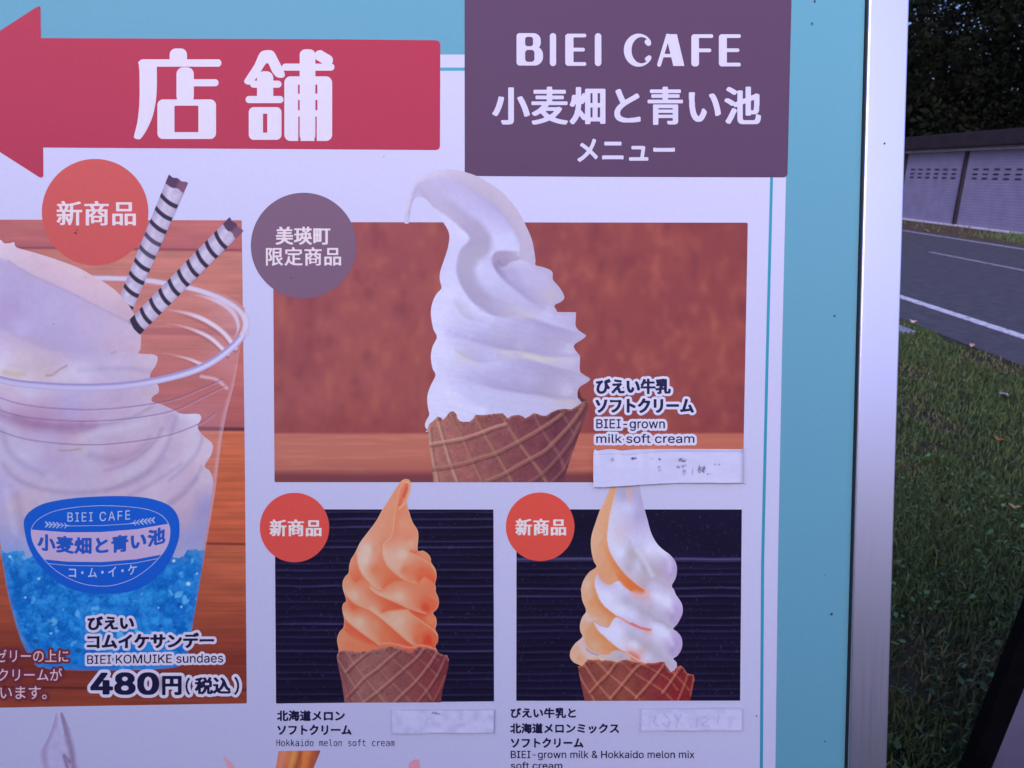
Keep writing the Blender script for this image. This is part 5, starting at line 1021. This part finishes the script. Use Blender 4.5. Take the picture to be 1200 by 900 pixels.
# emblem printed on the cup
d5 = Z(0, 540, 5); BL = (22, 84, 204); LB = (150, 166, 228)
eo = spline(d5([(142, 380), (150, 330), (185, 290), (260, 250), (400, 222), (560, 209), (720, 206), (850, 215), (950, 240), (1010, 275), (1045, 330), (1053, 400), (1045, 470), (1010, 560), (950, 650), (870, 720), (780, 760), (680, 776), (560, 776), (450, 760), (350, 715), (270, 650), (210, 580), (165, 490)]), True, 5)
emb = flat('cup_emblem', eo, pic4, .0015, ink(BL, 640))
ring = spline(d5([(188, 440), (190, 390), (230, 340), (320, 295), (450, 271), (600, 262), (750, 268), (870, 285), (950, 320), (990, 370), (998, 420), (985, 490), (940, 560), (870, 630), (780, 690), (680, 725), (600, 733), (500, 722), (400, 685), (310, 625), (240, 550), (203, 490)]), True, 5)
X, Y = np.meshgrid(np.arange(34, 204, .35), np.arange(588, 692, .35)); sr = sdf(X, Y, ring); x5, y5 = X * 5, (Y - 540) * 5
art = np.abs(sr) - .38
top_ = np.interp(x5, [180, 400, 600, 800, 1000], [402, 418, 416, 400, 366]); bot = np.interp(x5, [180, 245, 400, 600, 800, 940, 1000], [566, 575, 590, 592, 576, 550, 538])
ln1 = np.interp(x5, [280, 400, 600, 800, 935], [600, 612, 615, 597, 570]); ln2 = np.interp(x5, [390, 600, 810], [381, 378, 365])
field_obj('emblem_band', X, Y, np.maximum(sr, np.maximum(top_ - y5, y5 - bot) / 5), emb, .0017, ink((180, 158, 212), 640))
art = mn(art, np.maximum(sr, np.abs(y5 - ln1) / 5 - .38)); art = mn(art, np.maximum(np.abs(x5 - 600) / 5 - 43, np.abs(y5 - ln2) / 5 - .36))
for sx, x0_, y0_ in ((1, 272, 372), (-1, 905, 347)):
    for i in range(6):
        xx = x0_ + sx * (14 + i * 22); yy = y0_ + i * (1.4 if sx > 0 else 3)
        for t in (-1, 1):
            art = mn(art, capsule(X, Y, d5([(xx, yy), (xx - sx * 16, yy + t * 15)]), .8 if i < 4 else .45))
    art = mn(art, capsule(X, Y, d5([(x0_, y0_), (x0_ + sx * 140, y0_ + (6 if sx > 0 else 18))]), .3))
field_obj('emblem_lines', X, Y, art, emb, .0018, ink(LB, 640))
E5 = lambda x, y: d5([(x, y)])[0]
def eletter(tx, x0, y0, x1, y1, col, bold, tilt, bow, sp=1.0):
    (A, B), (C, D_) = E5(x0, y0), E5(x1, y1); letters(emb, tx, A, B, C, D_, col, .0019, bold, 1.2, .22, tilt=tilt, bow=bow, space=sp)
eletter('BIEI CAFE', 398, 298, 765, 354, (160, 176, 232), .12, -.035, -.0006, 1.2)
eletter('小麦畑と青い池', 222, 443, 972, 545, (34, 80, 190), .85, -.052, -.0016, 1.08)
eletter('コ・ム・イ・ケ', 405, 622, 805, 682, (160, 176, 232), .3, -.05, -.0012)

# sundae captions
letters(pic4, 'びえい', 103, 721.5, 157.8, 738, CP, .0021, .75, 1.3, .3, 3.1, (190, 182, 228), tilt=-.01)
letters(pic4, 'コムイケサンデー', 102.3, 741.3, 251.3, 759.5, CP, .0021, .78, 1.3, .3, 3.1, (190, 182, 228), tilt=-.01)
letters(pic4, 'BIEI KOMUIKE sundaes', 102.5, 766.3, 262, 777, CP, .0021, .2, 1.0, .3, 2.9, (190, 182, 228), tilt=-.012)
letters(pic4, '480', 106.3, 787.3, 187, 814, CP, .0021, 1.3, 1.7, .35, 3.6, (190, 182, 228))
letters(pic4, '円', 190.3, 791.5, 213.3, 814.3, CP, .0021, 1.0, 1.25, .35, 3.6, (190, 182, 228))
letters(pic4, '（税込）'[0], 217.5, 793.5, 223.5, 814, CP, .0021, .7, 1.2, .35, 3.4, (190, 182, 228))
letters(pic4, '税込', 228.5, 793, 271, 813.3, CP, .0021, .75, 1.4, .3, 3.4, (190, 182, 228))
letters(pic4, '（税込）'[3], 274.5, 792.5, 281, 814, CP, .0021, .7, 1.2, .35, 3.4, (190, 182, 228))
MR, PKT = (104, 44, 66), (206, 172, 200)
letters(pic4, 'ゼリーの上に', -5, 760.5, 81, 775.5, PKT, .0021, .18, 1.1, .3, 2.8, MR)
letters(pic4, 'クリームが', -2, 782.5, 73.5, 797.5, PKT, .0021, .18, 1.1, .3, 2.8, MR)
letters(pic4, 'います。', 1, 803.5, 55.5, 819, PKT, .0021, .18, 1.1, .3, 2.8, MR)

# ------------------------------------------------------------------ the next row, just entering the view
e4 = Z(0, 700, 4)
hp = Pic(30, 826, 110, 1030, 1.0); hp.fill((164, 156, 212))
X, Y = hp.X, hp.Y
oh = spline(e4([(266, 536), (255, 575), (240, 625), (215, 680), (190, 722), (185, 755), (200, 800), (205, 860), (180, 960), (170, 1100), (200, 1300), (400, 1300), (430, 1100), (420, 940), (392, 850), (380, 800), (355, 720), (345, 660), (320, 600), (290, 537), (285, 560), (300, 640), (280, 640)]), True, 4)
hp.stroke(e4([(262, 560), (235, 640), (205, 730), (220, 810), (230, 900)]), 6, (146, 130, 182), .8, 3); hp.stroke(e4([(288, 545), (310, 620), (335, 720), (345, 790), (370, 880)]), 6, (128, 106, 152), .85, 3); hp.stroke(e4([(325, 770), (300, 740), (318, 800)]), 3, (104, 78, 116), .7, 2)
hp.noise(.1, 6, 6, 81); hp.build('soft_cream', board, .0006, oh)
f4 = Z(300, 750, 4); gp = Pic(318, 876, 380, 1010, 1.0); X, Y = gp.X, gp.Y
gp.rgb = np.stack([np.interp(X + (Y - 880) * .25, [322, 332, 341, 345, 352, 360, 368, 376], [q[c] for q in ((176, 92, 96), (196, 120, 104), (186, 100, 76), (224, 150, 84), (150, 72, 56), (206, 120, 70), (160, 78, 56), (142, 70, 74))]) for c in range(3)], -1)
gp.noise(.25, 4, 12, 83); gp.build('iced_drink', board, .0006, f4([(106, 520), (303, 517), (270, 600), (260, 700), (250, 1000), (130, 1000), (110, 700), (92, 602)]))
for pts, c in (([(262, 886), (266, 889), (275, 899), (280, 930), (274, 930), (268, 904)], (198, 140, 176)), ([(479, 898), (482, 892), (488, 890), (492, 894), (491, 930), (482, 930)], (196, 130, 168))):
    flat('printed_straw', spline(pts, True, 5), board, .0006, ink(c, 880))

# ------------------------------------------------------------------ price strips stuck over the board
paper_m = attr_mat('white_paper', .75, .2, .03, 400)
def strip(x0, y0, x1, y1, corners, col, marks, label, wav, z0, seed, curl=0):
    p = Pic(x0, y0, x1, y1, .8); p.fill(col); X, Y = p.X, p.Y; u = (X - x0) / (x1 - x0); v = (Y - y0) / (y1 - y0)
    p.noise(.05, 14, 6, seed)
    marks(p)
    zo = wav * (.9 * np.sin(u * 13 + seed) + .6 * np.sin(u * 29 + v * 2 + seed * 2) + 1.2 * fbm(X / 16, Y / 12, seed + 5, 2)) + curl * smooth01((.34 - u) / .34) * (.4 + .6 * v) + curl * .5 * smooth01((.14 - v) / .14)
    o = p.build('paper_strip', None, z0, spline(corners, True, 3), zoff=zo + wav * 2, mat=paper_m)
    o.matrix_world = Mb; md = o.modifiers.new('thickness', 'SOLIDIFY'); md.thickness = .00012; md.offset = -1
    return tag(o, label, 'paper strip', 'paper strips stuck on the menu board')
def marks1(p):
    f = Z(680, 430, 5.624); n = fbm(p.X / 1.6, p.Y / 1.6, 91, 2); k_ = smooth01((n - .42) * 8)
    for (x, y, rx, ry, al) in ((207, 608, 12, 16, .5), (348, 600, 18, 9, .95), (468, 600, 10, 5, .6), (518, 605, 8, 8, .9), (516, 665, 13, 18, .45), (665, 612, 28, 14, .75), (640, 655, 12, 12, .8), (668, 652, 12, 12, .8), (685, 645, 8, 8, .8), (680, 690, 14, 20, .35), (735, 688, 5, 22, .3), (780, 670, 12, 26, .65), (806, 672, 14, 24, .65), (832, 702, 7, 6, .7), (880, 640, 8, 6, .55), (908, 640, 10, 8, .5), (850, 700, 6, 5, .5)):
        cx, cy = f([(x, y)])[0]; d = np.hypot((p.X - cx) / (rx / 5.6), (p.Y - cy) / (ry / 5.6)); p.blend(smooth01((1.25 - d) / .5) * (al * k_ + al * .25), (92, 88, 122))
    p.stroke(f([(90, 574), (150, 570), (250, 568), (300, 574), (420, 562), (600, 552), (800, 552), (950, 556), (1030, 552), (1068, 570)]), .9, (150, 146, 200), .6, .7)
    p.blend(smooth01((p.X - 866) / 2) * .4, (140, 138, 180))
    for x, w, al in ((700, 3, .4), (724, 5, .3), (750, 4, .25), (764, 3, .2)): p.blend(np.exp(-((p.X - x - (p.Y - 545) * .1) / w) ** 2) * al * smooth01((560 - p.Y) / 30), (212, 210, 252))
strip(692, 522, 874, 572, [(695, 528.5), (700, 527.5), (712, 525.8), (720, 526), (728, 527.4), (745, 526), (790, 525.6), (868, 525.8), (869.8, 527), (869.8, 564), (868.5, 565.2), (800, 565.4), (770, 566.3), (740, 568.2), (712, 569.6), (695.5, 569.4), (694.6, 567)], (190, 188, 243), marks1,
      'large white paper strip with faded ink marks below the milk soft cream caption', .00035, .0022, 3, .0022)
def marks2(p):
    n = fbm(p.X / 9, p.Y / 8, 95, 3); p.blend(smooth01((n - .5) * 5) * .35, (148, 146, 206)); p.blend(smooth01((n - .5) * -5) * .3, (184, 182, 230))
    n2 = fbm(p.X / 1.2, p.Y / 1.2, 96, 2)
    for x, y, r in ((508, 834.5, 2.2), (512, 835, 2.4), (516, 836, 1.8)): p.blend(smooth01((r + .5 - np.hypot(p.X - x, (p.Y - y) * 1.3)) / 1.2) * smooth01((n2 - .35) * 6) * .8, (92, 88, 140))
    e = np.minimum(np.minimum(p.X - 458.5, 579.5 - p.X), np.minimum(p.Y - 830, 858.6 - p.Y)); p.blend(smooth01(1 - np.abs(e - .8) / 1.1) * .55, (132, 128, 184))
strip(455, 827, 583, 862, [(458.6, 832), (459.5, 831.2), (500, 830.6), (560, 830.2), (578.6, 829.6), (579.8, 831), (579, 857.6), (577.5, 858.2), (520, 858.6), (460, 859.4), (458.8, 858.2)], (171, 168, 225), marks2, 'blank white paper strip beside the Hokkaido melon caption', .00022, .0012, 5)
def marks3(p):
    n = fbm(p.X / 9, p.Y / 8, 97, 3); p.blend(smooth01((n - .5) * 5) * .3, (150, 148, 206))
    for pts in ([(768, 838), (766, 845), (771, 850)], [(778, 836), (784, 843), (782, 850), (776, 847)], [(790, 836), (794, 843)], [(798, 836), (793, 846), (792, 851)], [(817, 840), (815, 851)], [(824, 839), (829, 842), (822, 848), (830, 850)], [(842, 838), (840, 846)]): p.stroke(pts, 1.3, (134, 130, 186), .5, 1.2)
    e = np.minimum(np.minimum(p.X - 750, 869.5 - p.X), np.minimum(p.Y - 828.6, 855.6 - p.Y)); p.blend(smooth01(1 - np.abs(e - .8) / 1.1) * .5, (136, 132, 188))
strip(746, 825, 873, 859, [(750, 831), (751, 829.6), (800, 828.8), (868.5, 828), (869.7, 829.2), (869.4, 854), (868, 855.2), (810, 855.4), (751.5, 856), (750.2, 855)], (173, 170, 226), marks3, 'white paper strip with ghostly grey smudges beside the milk and melon mix caption', .00022, .0012, 8)

# ------------------------------------------------------------------ which printed piece is which
for o_, l_ in ((pic1, 'large printed picture of a white milk soft cream before a rusty brown wall'), (pic2, 'printed picture of an orange soft cream before dark slats'), (pic3, 'printed picture of an orange and white soft cream before dark slats'), (pic4, 'printed picture of a blue jelly sundae in a clear cup on wooden planks'),
               (arrow, 'red arrow pointing left with two big white characters'), (title, 'dark plum header panel with white lettering'), (emb, 'blue oval emblem printed on the cup')):
    o_['label'] = l_
